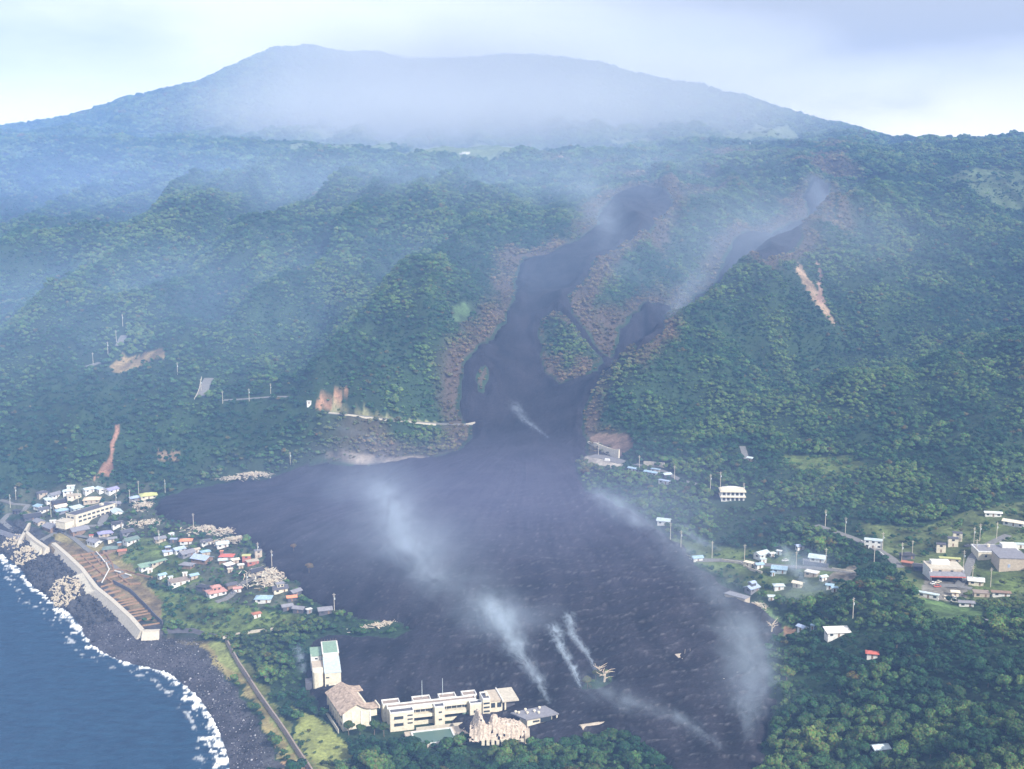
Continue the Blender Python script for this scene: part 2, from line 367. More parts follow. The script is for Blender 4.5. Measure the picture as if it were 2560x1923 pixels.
# ---- colour of the bare ground (what grows or lies on it, canopy shade in the forest floor) and how many trees stand on it
col = np.empty(Z.shape+(3,)); col[:] = (0.020, 0.042, 0.020)  # forest floor darkened to carry the shade under the tree canopy
n1 = fbm(GX, GY, 60, 3); n2 = fbm(GX+400, GY, 15, 3)
col *= (1+.5*n1+.4*n2)[..., None]
den = np.ones(Z.shape)
def paint(px, c, trees, jag=3.0, var=.6):
    pl = W(D(px)); m = subset(pl, jag*3)
    k = inside(GX[m]+n2[m]*jag*2, GY[m]+n1[m]*jag*2, pl)
    cc = col[m]; cc[k] = np.array(c)*(1+var*(n2[m][k]*1.6+n1[m][k]))[:, None]; col[m] = cc
    dn = den[m]; dn[k] = trees; den[m] = dn
SOIL, GRASS, DRY, FIELD = (.27,.16,.10), (.085,.12,.035), (.20,.17,.075), (.11,.145,.07)
paint([(40,1050),(340,1045),(330,1100),(360,1125),(460,1145),(560,1190),(600,1240),(640,1262),(650,1310),(560,1310),(480,1300),(400,1270),(330,1260),(210,1230),(150,1180),(60,1120),(0,1110),(0,1060)], (.055,.065,.042), 0.6, 3)
paint([(300,1165),(360,1165),(400,1200),(440,1250),(400,1270),(310,1240),(250,1200)], GRASS, 0.35)
paint([(40,1085),(110,1150),(150,1190),(230,1260),(300,1310),(330,1335),(345,1340),(345,1290),(280,1215),(230,1185),(200,1165),(150,1150),(100,1130)], DRY, 0.03)
paint([(330,1270),(480,1300),(640,1325),(640,1350),(560,1370),(430,1370),(360,1350)], GRASS, 0.55)
paint([(350,1375),(480,1385),(530,1440),(580,1520),(620,1590),(700,1662),(780,1780),(640,1662),(590,1600),(520,1480),(430,1400)], DRY, 0.0)
paint([(440,1385),(490,1385),(545,1450),(600,1530),(640,1600),(700,1680),(670,1680),(600,1570),(540,1480)], (.14,.16,.055), 0.0)
paint([(640,1520),(700,1560),(750,1600),(760,1662),(690,1662),(640,1590)], (.17,.19,.06), 0.25)
paint([(560,1640),(640,1640),(660,1670),(560,1680)], (.34,.22,.12), 0.0)
paint([(1265,985),(1300,985),(1350,1005),(1345,1015),(1260,1000)], (.25,.23,.2), 0.0, 1)
paint([(1270,955),(1290,935),(1350,935),(1370,960),(1345,985),(1300,965)], (.12,.085,.065), 0.0, 2)
paint([(1718,562),(1728,570),(1745,600),(1770,640),(1790,670),(1815,705),(1795,695),(1765,665),(1740,625),(1722,590)], (.26,.19,.13), 0.0, 3)
paint([(1765,565),(1772,570),(1778,640),(1785,665),(1765,650),(1768,610)], (.20,.13,.10), 0.1, 2)
paint([(250,912),(260,922),(252,965),(240,1000),(235,1033),(212,1036),(225,1000),(238,960)], (.23,.13,.09), 0.06, 3)
paint([(680,868),(700,850),(715,862),(755,862),(748,880),(712,885),(690,880)], (.27,.16,.10), 0.05, 3)
paint([(712,882),(745,880),(760,892),(945,912),(945,918),(715,893)], (.16,.16,.09), 0.05, 1)
paint([(340,975),(385,965),(390,990),(350,1000)], (.2,.15,.1), 0.5, 3)
paint([(700,985),(760,975),(830,985),(930,985),(925,992),(840,996),(720,1000)], (.15,.13,.11), 0.3, 2)
paint([(975,662),(1015,655),(1028,675),(1010,693),(980,695)], (.06,.105,.045), 0.0, 2)
paint([(240,790),(270,765),(340,755),(360,775),(300,795),(245,802)], (.20,.15,.075), 0.12, 3)
paint([(850,332),(900,318),(1200,318),(1205,326),(1100,334),(1030,341),(980,337),(880,340)], FIELD, 0.0, 6, .2)
paint([(640,282),(700,278),(760,285),(690,292)], FIELD, 0.0, 6, .2)
paint([(620,315),(800,315),(850,322),(700,326)], FIELD, 0.15, 6, .2)
paint([(1560,285),(1700,270),(1800,285),(1650,300),(1560,300)], FIELD, 0.1, 8, .2)
paint([(1670,318),(1730,318),(1735,325),(1680,324)], FIELD, 0.0, 5, .2)
paint([(1320,300),(1400,298),(1420,306),(1330,310)], FIELD, 0.0, 5, .2)
paint([(2110,362),(2150,360),(2212,375),(2240,440),(2212,455),(2150,440),(2060,400),(2040,385)], (.065,.095,.045), 0.3, 5, .4)
paint([(1690,985),(1850,985),(1870,1010),(1790,1025),(1700,1005)], GRASS, 0.5)
paint([(1430,1160),(1560,1180),(1700,1190),(1850,1240),(1840,1280),(1700,1300),(1560,1250),(1500,1210)], (.07,.10,.035), 0.45)
paint([(1635,1290),(1700,1340),(1740,1370),(1690,1372),(1640,1330)], (.09,.15,.055), 0.1)
paint([(1690,1350),(1725,1358),(1700,1375)], SOIL, 0.0, 1)
paint([(1985,1290),(2120,1310),(2130,1345),(2000,1335)], (.07,.12,.04), 0.0, 1)
paint([(1980,1140),(2212,1080),(2240,1320),(2110,1300),(1980,1290),(1940,1230),(1850,1130)], (.08,.105,.04), 0.40)
paint([(2000,1220),(2090,1230),(2090,1300),(1990,1290)], (.17,.16,.14), 0.0, 1)
paint([(2100,1230),(2212,1240),(2212,1280),(2110,1275)], GRASS, 0.1)
paint([(1830,1225),(1850,1222),(1850,1255),(1780,1260),(1790,1245)], (.2,.18,.15), 0.0, 1)
paint([(0,1120),(50,1120),(110,1160),(140,1175),(180,1215),(240,1270),(310,1345),(350,1350),(350,1375),(440,1400),(520,1500),(620,1662),(480,1662),(440,1500),(300,1440),(180,1370),(80,1270),(0,1200)], (.05,.05,.055), 0.0, 2)
paint([(95,1190),(120,1170),(200,1190),(245,1225),(290,1250),(350,1300),(350,1345),(305,1340),(230,1265),(150,1200)], (.15,.115,.065), 0.0, 1)
# shore: black rock and shingle
low = sstep(Z, 5.6, 4.6)*(GX < 60)*(GY < 1100)
rk = np.where(GY[..., None] < 728, (.048, .046, .056), (.026, .027, .034))*(1+.8*n2)[..., None]
col = col*(1-low[..., None]) + rk*low[..., None]; den *= (1-low)*(Z > 5.2)
den[lm] = 0; den[(ld < 3)] *= .6
# scorched belt beside the flow in the valley, and brown leaf further up
burn = sstep(ld+14*fbm(GX, GY, 35, 2), 34, 10)*sstep(GY, 900, 1060)
nb = fbm(GX, GY, 130, 3)
burn = np.clip(burn*(1+.9*nb) + sstep(GY, 1650, 2000)*sstep(nb, .12, .40)*sstep(GX/GY, -.02, .06)*(1-sstep(GX/GY, .26, .34))*(1-sstep(GY, 2500, 3000))*.9, 0, 1)
burn *= 1-.9*sstep(GX/GY, -.10, -.2)*(GY < 1400)
burn = np.clip(burn*(1-.9*sstep(GX/GY, .085, .11)*sstep(ld, 8, 22)*(GY < 1420)*(1-inside(GX, GY, W([(1440,760),(1640,600),(1700,700),(1640,830),(1560,880)])))), 0, 1)

# ---------------------------------------------------------------- materials
MATS = {}
def mat(name, color, rough=.85, spec=.25, noise=0, scale=1.0, bump=0, metal=0, emit=0):
    key = name
    if key in MATS: return MATS[key]
    m = bpy.data.materials.new(name); m.use_nodes = True; t = m.node_tree; b = t.nodes['Principled BSDF']
    b.inputs['Roughness'].default_value = rough; b.inputs['Specular IOR Level'].default_value = spec; b.inputs['Metallic'].default_value = metal
    c = (*color, 1)
    if noise:
        g = N(t, 'ShaderNodeNewGeometry')
        n1 = N(t, 'ShaderNodeTexNoise'); n1.inputs['Scale'].default_value = scale; n1.inputs['Detail'].default_value = 6; n1.inputs['Roughness'].default_value = .65
        t.links.new(g.outputs['Position'], n1.inputs['Vector'])
        mr = N(t, 'ShaderNodeMapRange'); mr.inputs['From Min'].default_value = .3; mr.inputs['From Max'].default_value = .7
        mr.inputs['To Min'].default_value = 1-noise; mr.inputs['To Max'].default_value = 1+noise
        t.links.new(n1.outputs['Fac'], mr.inputs['Value'])
        mm = N(t, 'ShaderNodeVectorMath', operation='SCALE'); mm.inputs[0].default_value = color
        t.links.new(mr.outputs[0], mm.inputs['Scale']); t.links.new(mm.outputs[0], b.inputs['Base Color'])
        if bump:
            bp = N(t, 'ShaderNodeBump'); bp.inputs['Strength'].default_value = .8; bp.inputs['Distance'].default_value = bump
            t.links.new(n1.outputs['Fac'], bp.inputs['Height']); t.links.new(bp.outputs[0], b.inputs['Normal'])
    else: b.inputs['Base Color'].default_value = c
    if emit:
        b.inputs['Emission Color'].default_value = c; b.inputs['Emission Strength'].default_value = emit
    MATS[key] = m
    return m
def link(o, parent=None, label=None, cat=None, group=None, kind=None):
    scene.collection.objects.link(o)
    if parent: o.parent = parent
    tag(o, label, cat, group, kind); return o
def tag(o, label=None, cat=None, group=None, kind=None):
    for k, v in (('label', label), ('category', cat), ('group', group), ('kind', kind)):
        if v: o[k] = v
    return o
def grid_mesh(name, V, quads, mats):
    me = bpy.data.meshes.new(name)
    nv, nq = len(V), len(quads)
    me.vertices.add(nv); me.vertices.foreach_set('co', np.ascontiguousarray(V, dtype=np.float32).ravel())
    me.loops.add(nq*4); me.loops.foreach_set('vertex_index', np.ascontiguousarray(quads, dtype=np.int32).ravel())
    me.polygons.add(nq); me.polygons.foreach_set('loop_start', np.arange(0, nq*4, 4, dtype=np.int32))
    me.polygons.foreach_set('use_smooth', np.ones(nq, dtype=bool))
    me.update(calc_edges=True); me.validate()
    for m in mats: me.materials.append(m)
    return me
def vattr(me, name, arr):
    a = me.attributes.new(name, 'FLOAT_COLOR', 'POINT')
    c = np.ones((len(arr), 4), dtype=np.float32); c[:, :3] = arr; a.data.foreach_set('color', c.ravel())
def attr_mat(name, rough, scale, amt, bump, spec=.2, stretch=None):
    m = bpy.data.materials.new(name); m.use_nodes = True; t = m.node_tree; b = t.nodes['Principled BSDF']
    b.inputs['Roughness'].default_value = rough; b.inputs['Specular IOR Level'].default_value = spec
    at = N(t, 'ShaderNodeAttribute', attribute_name='tint'); g = N(t, 'ShaderNodeNewGeometry')
    vec = g.outputs['Position']
    n1 = N(t, 'ShaderNodeTexNoise'); n1.inputs['Scale'].default_value = scale; n1.inputs['Detail'].default_value = 8; n1.inputs['Roughness'].default_value = .7
    t.links.new(vec, n1.inputs['Vector'])
    mr = N(t, 'ShaderNodeMapRange'); mr.inputs['From Min'].default_value = .3; mr.inputs['From Max'].default_value = .7
    mr.inputs['To Min'].default_value = 1-amt; mr.inputs['To Max'].default_value = 1+amt
    t.links.new(n1.outputs['Fac'], mr.inputs['Value'])
    mm = N(t, 'ShaderNodeVectorMath', operation='SCALE')
    t.links.new(at.outputs['Color'], mm.inputs[0]); t.links.new(mr.outputs[0], mm.inputs['Scale']); t.links.new(mm.outputs[0], b.inputs['Base Color'])
    bp = N(t, 'ShaderNodeBump'); bp.inputs['Strength'].default_value = 1; bp.inputs['Distance'].default_value = bump
    t.links.new(n1.outputs['Fac'], bp.inputs['Height']); t.links.new(bp.outputs[0], b.inputs['Normal'])
    return m

# ---------------------------------------------------------------- ground sheet
tree_far = sstep(GY, 2600, 3200)
col2 = col*(1-.0*tree_far[..., None])
far_tint = np.array((.030, .062, .032))*(1+.7*fbm(GX, GY, 110, 4)+.5*n2)[..., None]
isdef = (den > .9)[..., None]
col2 = np.where(isdef & (tree_far[..., None] > 0), col2*(1-tree_far[..., None])+far_tint*tree_far[..., None], col2)
for i_, wi in enumerate(WI[:1]):
    m = subset(wi, 5); k = inside(GX[m], GY[m], wi); dd_, _ = segdist(GX[m], GY[m], wi, True); b_ = burn[m]; b_[k] *= 1-.85*sstep(dd_[k], 2.5, 8)*(GY[m][k] > 1195); burn[m] = b_
brn = np.array((.075, .058, .045))
col2 = np.where(isdef, col2*(1-burn[..., None])+brn*burn[..., None], col2)
if True:
    col2[lm] = (.03, .03, .036)
jit = fbm(GX, GY, 3.2, 2)*.35 + fbm(GX+77, GY, 9, 3)*.5
Zg = Z + jit*sstep(Z, 5, 20)*(1-sstep(GY, 1500, 2500))
# rocks of the shore
rocks = np.abs(fbm(GX, GY, 5.0, 3))*2.4 + np.abs(perlin(GX/1.9, GY/1.9))*.9
pebble = (GY < 735)*.22 + .1
rocky = low*(sstep(GY, 735, 760)*.6+.05)*sstep(Z, -2.5, .5)
Zg += rocks*rocky - .35*rocky
Zg[lm & (ld > 3)] -= .5
idx = np.arange(NA*NS_).reshape(NA, NS_)
quads = np.stack([idx[:-1, :-1], idx[1:, :-1], idx[1:, 1:], idx[:-1, 1:]], -1).reshape(-1, 4)
V = np.stack([GX, GY, Zg], -1).reshape(-1, 3)
M_GROUND = attr_mat('hillside_earth', .95, .45, .5, .5)
keep = ~(lm & (ld > 9)); kq = keep.reshape(-1)[quads].any(1)
gme = grid_mesh('ground', V, quads[kq], [M_GROUND]); vattr(gme, 'tint', col2.reshape(-1, 3))
link(bpy.data.objects.new('ground', gme), kind='structure')

# ---------------------------------------------------------------- lava field
thick = 2.4*sstep(ld, -1, 5)+1.4*sstep(ld, 8, 50)
thick = np.where(lm, thick, -2.0*np.ones_like(ld))
lr = fbm(GX, GY, 26, 4, .5)*1.5 + fbm(GX+31, GY, 4.5, 3)*.26
# pressure ridges: arcs that bow down the flow from the throat of the valley
cx, cy_ = hit(1330, 1080)[:2]
rr = np.hypot((GX-cx)*1.0, (GY-cy_)*.9) + 26*fbm(GX, GY, 90, 3); th = np.arctan2(GX-cx, cy_-GY)
rr = rr+4*fbm(GX, GY, 22, 2); arc = np.abs(np.sin(rr/3.6))
zone = sstep(GY, 930, 860)*sstep(th, -.30, .0)*(1-sstep(th, .62, .8))
lr += (1-arc)**2*1.1*zone*(.4+sstep(fbm(GX, GY, 45, 2), -.2, .3))
# shear lines along the margins of the main stream
al = np.abs(np.sin(th*38+3*fbm(GX, GY, 60, 2))); z2 = np.exp(-((th-.33)/.10)**2)*sstep(GY, 900, 820)
lr += (1-al)**3*2.0*z2 + perlin(th*46+1.3*perlin(GX/60, GY/60), rr/60)*.8*sstep(GY, 1150, 1000)
up = sstep(GY, 960, 1050); lr *= (1-.55*up)
# levees in the valley
lr += up*np.exp(-((ld-7)/4)**2)*1.6
ZL = Z + thick + lr*np.clip(ld/6, 0.15, 1)
lq = lm.reshape(-1)[quads].any(1)
tl = fbm(GX, GY, 30, 3)*.8; ts = fbm(GX+7, GY, 2.5, 2)
strk = perlin(th*46+1.3*perlin(GX/60, GY/60), rr/60)*sstep(GY, 1150, 1000)
lcol = np.array((.019, .0175, .023))*(1+.9*tl+.4*ts+.8*strk)[..., None]
lcol += np.array((.055, .055, .058))*((1-arc)**3*zone*sstep(ts, .0, .3))[..., None]
lcol += np.array((.07, .065, .062))*(.35*sstep(ts, .4, .5)*sstep(GY, 1000, 800))[..., None]
lcol = np.clip(lcol, .008, 1)
LV = np.stack([GX, GY, ZL], -1).reshape(-1, 3)
used = np.unique(quads[lq]); remap = np.full(len(LV), -1); remap[used] = np.arange(len(used))
M_LAVA = attr_mat('clinker_lava', .95, .8, .45, .55, .15)
lme = grid_mesh('lava_flow', LV[used], remap[quads[lq]], [M_LAVA]); vattr(lme, 'tint', lcol.reshape(-1, 3)[used])
lme.polygons.foreach_set('use_smooth', np.zeros(len(lme.polygons), dtype=bool))
link(bpy.data.objects.new('lava_ground', lme), kind='structure')
ZT = np.where(lm, ZL, Zg)                           # top of whatever is walked on
def floor_at(x, y): return float(zat(np.array([x]), np.array([y]), ZT)[0])

# ---------------------------------------------------------------- sea
SH = W([(-300,1330),(-120,1352),(0,1389),(70,1458),(162,1528),(208,1585),(312,1655),(405,1678),(486,1736),(532,1805),(555,1863),(567,1923),(575,2000),(580,2150)])
SH = [at_z(u, v, 0) for u, v in [(-300,1330),(-120,1352),(0,1389),(70,1458),(110,1490),(162,1528),(180,1560),(208,1585),(250,1625),(312,1655),(360,1662),(405,1678),(450,1705),(486,1736),(515,1775),(532,1805),(548,1835),(555,1863),(567,1923),(575,2000),(580,2150)]]
SH = [(float(a), float(b), 0) for a, b, c in SH]
wa = np.linspace(-.62, -.10, 420); ws = np.linspace(math.log(380), math.log(3200), 620)
WA, WS = np.meshgrid(wa, ws, indexing='ij'); WY = np.exp(WS); WX = WA*WY
sdist, _ = segdist(WX, WY, SH)
near = sdist
brk = fbm(WX*1.0+WY*.4, WY*.9-WX*.3, 7, 5, .72)
surge = fbm(WX, WY, 26, 2)
foam = sstep(brk*1.9+.95-near/(3.6+4*surge+2.4*(WY < 620)), .15, .95)
foam = np.maximum(foam, .45*sstep(brk*1.6-np.abs(near-11-6*surge)/4.0+.2, .1, .9)*sstep(near, 34, 12))
swell = .35*np.sin((WX*.75+WY*.66)/6.5+2*fbm(WX, WY, 60, 2)) + .30*fbm(WX, WY, 7, 3)
WZ = swell*sstep(near, 0, 30) + foam*.55*np.abs(brk) + .15
wq_i = np.arange(WA.size).reshape(WA.shape); wq = np.stack([wq_i[:-1, :-1], wq_i[1:, :-1], wq_i[1:, 1:], wq_i[:-1, 1:]], -1).reshape(-1, 4)
kw = (zat(WX, WY, Zg) < 3.0) | (WX/WY < -.6)
kwq = kw.reshape(-1)[wq].any(1)
used = np.unique(wq[kwq]); remap = np.full(WA.size, -1); remap[used] = np.arange(len(used))
m = bpy.data.materials.new('sea_water'); m.use_nodes = True; t = m.node_tree; b = t.nodes['Principled BSDF']
at = N(t, 'ShaderNodeAttribute', attribute_name='tint'); sep = N(t, 'ShaderNodeSeparateColor'); t.links.new(at.outputs['Color'], sep.inputs[0])
g = N(t, 'ShaderNodeNewGeometry'); mpp = N(t, 'ShaderNodeMapping'); mpp.inputs['Rotation'].default_value = (0, 0, .7); mpp.inputs['Scale'].default_value = (.5, 1.3, 1); t.links.new(g.outputs['Position'], mpp.inputs[0])
n1 = N(t, 'ShaderNodeTexNoise'); n1.inputs['Scale'].default_value = .16; n1.inputs['Detail'].default_value = 8; n1.inputs['Roughness'].default_value = .68; t.links.new(mpp.outputs[0], n1.inputs['Vector'])
bp = N(t, 'ShaderNodeBump'); bp.inputs['Distance'].default_value = 1.1; bp.inputs['Strength'].default_value = .9; t.links.new(n1.outputs['Fac'], bp.inputs['Height']); t.links.new(bp.outputs[0], b.inputs['Normal'])
cr = N(t, 'ShaderNodeValToRGB'); cr.color_ramp.elements[0].position = .35; cr.color_ramp.elements[0].color = (.004, .022, .055, 1); cr.color_ramp.elements[1].position = .68; cr.color_ramp.elements[1].color = (.012, .05, .10, 1)
t.links.new(n1.outputs['Fac'], cr.inputs['Fac'])
mxf = N(t, 'ShaderNodeMix', data_type='RGBA'); mxf.inputs[7].default_value = (.82, .84, .84, 1)
t.links.new(sep.outputs[0], mxf.inputs[0]); t.links.new(cr.outputs[0], mxf.inputs[6]); t.links.new(mxf.outputs[2], b.inputs['Base Color'])
mrr = N(t, 'ShaderNodeMapRange'); mrr.inputs['To Min'].default_value = .4; mrr.inputs['To Max'].default_value = .9; t.links.new(sep.outputs[0], mrr.inputs['Value']); t.links.new(mrr.outputs[0], b.inputs['Roughness'])
b.inputs['Specular IOR Level'].default_value = .14
wme = grid_mesh('sea', np.stack([WX, WY, WZ], -1).reshape(-1, 3)[used], remap[wq[kwq]], [m])
fcol = np.zeros((WA.size, 3)); fcol[:, 0] = foam.ravel(); vattr(wme, 'tint', fcol[used])
link(bpy.data.objects.new('sea', wme), kind='structure')
# flat water beyond the detailed sheet
bm = bmesh.new()
for vx, vy in ((-9000, -3000), (-100, -3000), (-100, 380.5), (-235.6, 380.5), (-9000, 380.5)): bm.verts.new((vx, vy, -.6))
bm.faces.new(bm.verts); bm.normal_update()
# ribbons for the roads
def ribbon(name, q, wd, m, dz=.12, kind='structure', th=.5):
    bm = bmesh.new(); n_ = len(q); prev = None
    for i, p in enumerate(q):
        a_ = q[max(0, i-1)]; c_ = q[min(n_-1, i+1)]; dx, dy = c_[0]-a_[0], c_[1]-a_[1]; L = math.hypot(dx, dy)+1e-9
        nx, ny = -dy/L*wd/2, dx/L*wd/2
        r = [bm.verts.new((p[0]+nx, p[1]+ny, p[2]+dz)), bm.verts.new((p[0]-nx, p[1]-ny, p[2]+dz)), bm.verts.new((p[0]-nx*1.05, p[1]-ny*1.05, p[2]+dz-th)), bm.verts.new((p[0]+nx*1.05, p[1]+ny*1.05, p[2]+dz-th))]
        if prev:
            for a1, b1 in ((0, 1), (1, 2), (3, 0)): bm.faces.new((prev[a1], prev[b1], r[b1], r[a1]))
        prev = r
    bmesh.ops.recalc_face_normals(bm, faces=bm.faces)
    me = bpy.data.meshes.new(name); bm.to_mesh(me); bm.free(); me.materials.append(m)
    return link(bpy.data.objects.new(name, me), kind=kind)
M_ASPH = mat('road_asphalt', (.16, .16, .16), .9, .2, .25, .6)
for nm, (q, wd) in road_w.items(): ribbon('road', q, wd, M_ASPH)
# ---------------------------------------------------------------- tree shapes
def leaf_mat(name, use_inst, base=(.05,.09,.03)):
    m = bpy.data.materials.new(name); m.use_nodes = True; t = m.node_tree; b = t.nodes['Principled BSDF']
    b.inputs['Roughness'].default_value = .75; b.inputs['Specular IOR Level'].default_value = .15
    if use_inst:
        at = N(t, 'ShaderNodeAttribute', attribute_name='tint', attribute_type='INSTANCER')
    else:
        at = N(t, 'ShaderNodeAttribute', attribute_name='tint', attribute_type='OBJECT')
    src = at.outputs['Color']
    sh = N(t, 'ShaderNodeAttribute', attribute_name='leafshade', attribute_type='GEOMETRY')   # leaf age: each clump has a hue of its own
    mm = N(t, 'ShaderNodeMix', data_type='RGBA', blend_type='MULTIPLY'); mm.inputs[0].default_value = 1
    t.links.new(src, mm.inputs[6]); t.links.new(sh.outputs['Color'], mm.inputs[7]); t.links.new(mm.outputs[2], b.inputs['Base Color'])
    tr = N(t, 'ShaderNodeBsdfTranslucent'); t.links.new(mm.outputs[2], tr.inputs['Color'])
    mx = N(t, 'ShaderNodeMixShader'); mx.inputs[0].default_value = .22
    t.links.new(b.outputs[0], mx.inputs[1]); t.links.new(tr.outputs[0], mx.inputs[2])
    t.links.new(mx.outputs[0], t.nodes['Material Output'].inputs['Surface'])
    return m
M_LEAF_I = leaf_mat('forest_leaf', True); M_LEAF_O = leaf_mat('tree_leaf', False)
M_BARK = mat('bark', (.14, .11, .085), .9, .1)
def ico(sub):
    bm = bmesh.new(); bmesh.ops.create_icosphere(bm, subdivisions=sub, radius=1)
    v = np.array([x.co[:] for x in bm.verts]); f = np.array([[x.index for x in p.verts] for p in bm.faces]); bm.free(); return v, f
I1, I2 = ico(1), ico(2)
def crown_mesh(name, seed, R, lobes, leaves, tall, m, lf=1.0):
    """crown of unit height: uneven lobes clad in leaf sprays, open between them"""
    r = np.random.RandomState(seed); VV, FF, CC = [], [], []; off = 0
    cen = []
    for k in range(lobes):
        an = r.uniform(0, 2*np.pi); rad = r.uniform(.15, .62)*R if k else 0
        zc_ = .55+.38*tall*(1-(rad/R)**1.6)*r.uniform(.5, 1) if k else .62
        s = r.uniform(.24, .42)*R
        c = np.array([math.cos(an)*rad, math.sin(an)*rad, zc_]); cen.append((c, s))
        v, f = I1
        d = v*s*np.array([1, 1, .72])*(1+r.uniform(-.16, .16, (len(v), 1)))
        VV.append(d+c); FF.append(f+off); off += len(v); CC.append(np.ones((len(v), 3))*r.uniform(.72, 1.0))
    for k in range(leaves):
        c, s = cen[r.randint(lobes)]
        d = r.normal(size=3); d[2] = abs(d[2])*.9-.25; d /= np.linalg.norm(d)
        p = c + d*s*np.array([1, 1, .75])*r.uniform(.92, 1.18)
        t1 = np.cross(d, r.normal(size=3)); t1 /= np.linalg.norm(t1); t2 = np.cross(d, t1)
        z = r.uniform(.10, .19)*R*lf; tilt = d*r.uniform(-.06, .10)*R
        q = np.array([p-t1*z-t2*z*.6, p+t1*z*.9-t2*z*.5+tilt, p+t1*z*.5+t2*z+tilt*.5, p-t1*z*.8+t2*z*.7])
        VV.append(q); FF.append(np.array([[0, 1, 2], [0, 2, 3]])+off); off += 4
        CC.append(np.ones((4, 3))*np.array([r.uniform(.75, 1.65), r.uniform(.8, 1.5), r.uniform(.7, 1.25)]))
    v = np.concatenate(VV); f = np.concatenate(FF); c = np.concatenate(CC)
    me = bpy.data.meshes.new(name); me.from_pydata(v.tolist(), [], f.tolist()); me.polygons.foreach_set('use_smooth', np.zeros(len(f), dtype=bool))
    vattr(me, 'leafshade', c); me.materials.append(m); return me
def trunk_mesh(name, seed):
    r = random.Random(seed); bm = bmesh.new()
    def limb(p0, p1, r0, r1, n_=5):
        d = (p1-p0).normalized(); a = d.orthogonal().normalized(); b_ = d.cross(a)
        ra = [bm.verts.new(p0+(a*math.cos(t)+b_*math.sin(t))*r0) for t in [i*2*math.pi/n_ for i in range(n_)]]
        rb = [bm.verts.new(p1+(a*math.cos(t)+b_*math.sin(t))*r1) for t in [i*2*math.pi/n_ for i in range(n_)]]
        for i in range(n_): bm.faces.new((ra[i], ra[(i+1) % n_], rb[(i+1) % n_], rb[i]))
    top = Vector((r.uniform(-.05, .05), r.uniform(-.05, .05), .5))
    limb(Vector((0, 0, -.12)), top, .045, .028, 6)
    for k in range(4):
        an = k*1.6+r.random(); limb(top*r.uniform(.75, 1), Vector((math.cos(an)*.26, math.sin(an)*.26, r.uniform(.66, .8))), .024, .008)
    me = bpy.data.meshes.new(name); bm.to_mesh(me); bm.free(); me.materials.append(M_BARK); return me
CR_O = [crown_mesh('crown', 11+i, .56, 12, 950, 1.0, M_LEAF_O, .62) for i in range(4)]
CR_I = [crown_mesh('leaf_crown', 31+i, .55, 8, 190, 1.0, M_LEAF_I, .8) for i in range(4)]
BR_I = [crown_mesh('bush_crown', 51+i, .62, 5, 60, .5, M_LEAF_I) for i in range(2)]
TRK = [trunk_mesh('trunk', i) for i in range(4)]

# ---------------------------------------------------------------- where the woods stand
MARKS = []
HOUSE_XY = []                                        # filled by the buildings: x, y, clear radius
def exclude(x, y, r): HOUSE_XY.append((x, y, r))
def sample_woods():
    out = []
    bands = [(400, 900, 4.0), (900, 1400, 4.1), (1400, 2000, 5.2), (2000, 2800, 7.6), (2800, 4700, 15.0)]
    for y0, y1, c in bands:
        ys_ = np.arange(y0, y1, c); xs_ = np.arange(-.56*y1, .56*y1, c)
        X, Y = np.meshgrid(xs_, ys_); X = X+RS.uniform(-.5, .5, X.shape)*c; Y = Y+RS.uniform(-.5, .5, Y.shape)*c
        k = np.abs(X/Y) < .55; X, Y = X[k], Y[k]
        d = zat(X, Y, den); k = RS.rand(len(X)) < d; X, Y = X[k], Y[k]
        out.append(np.stack([X, Y, np.full(len(X), c)], 1))
        # steep faces carry more trees than their plan area shows
        xs2, ys2 = np.meshgrid(xs_, ys_); X = xs2+RS.uniform(-.5, .5, xs2.shape)*c; Y = ys2+RS.uniform(-.5, .5, ys2.shape)*c
        k = np.abs(X/Y) < .55; X, Y = X[k], Y[k]
        sl = np.hypot(zat(X+4, Y, Z)-zat(X-4, Y, Z), zat(X, Y+4, Z)-zat(X, Y-4, Z))/8
        k = RS.rand(len(X)) < zat(X, Y, den)*np.clip(sl-.35, 0, 1); X, Y = X[k], Y[k]
        out.append(np.stack([X, Y, np.full(len(X), c)], 1))
    return np.concatenate(out)
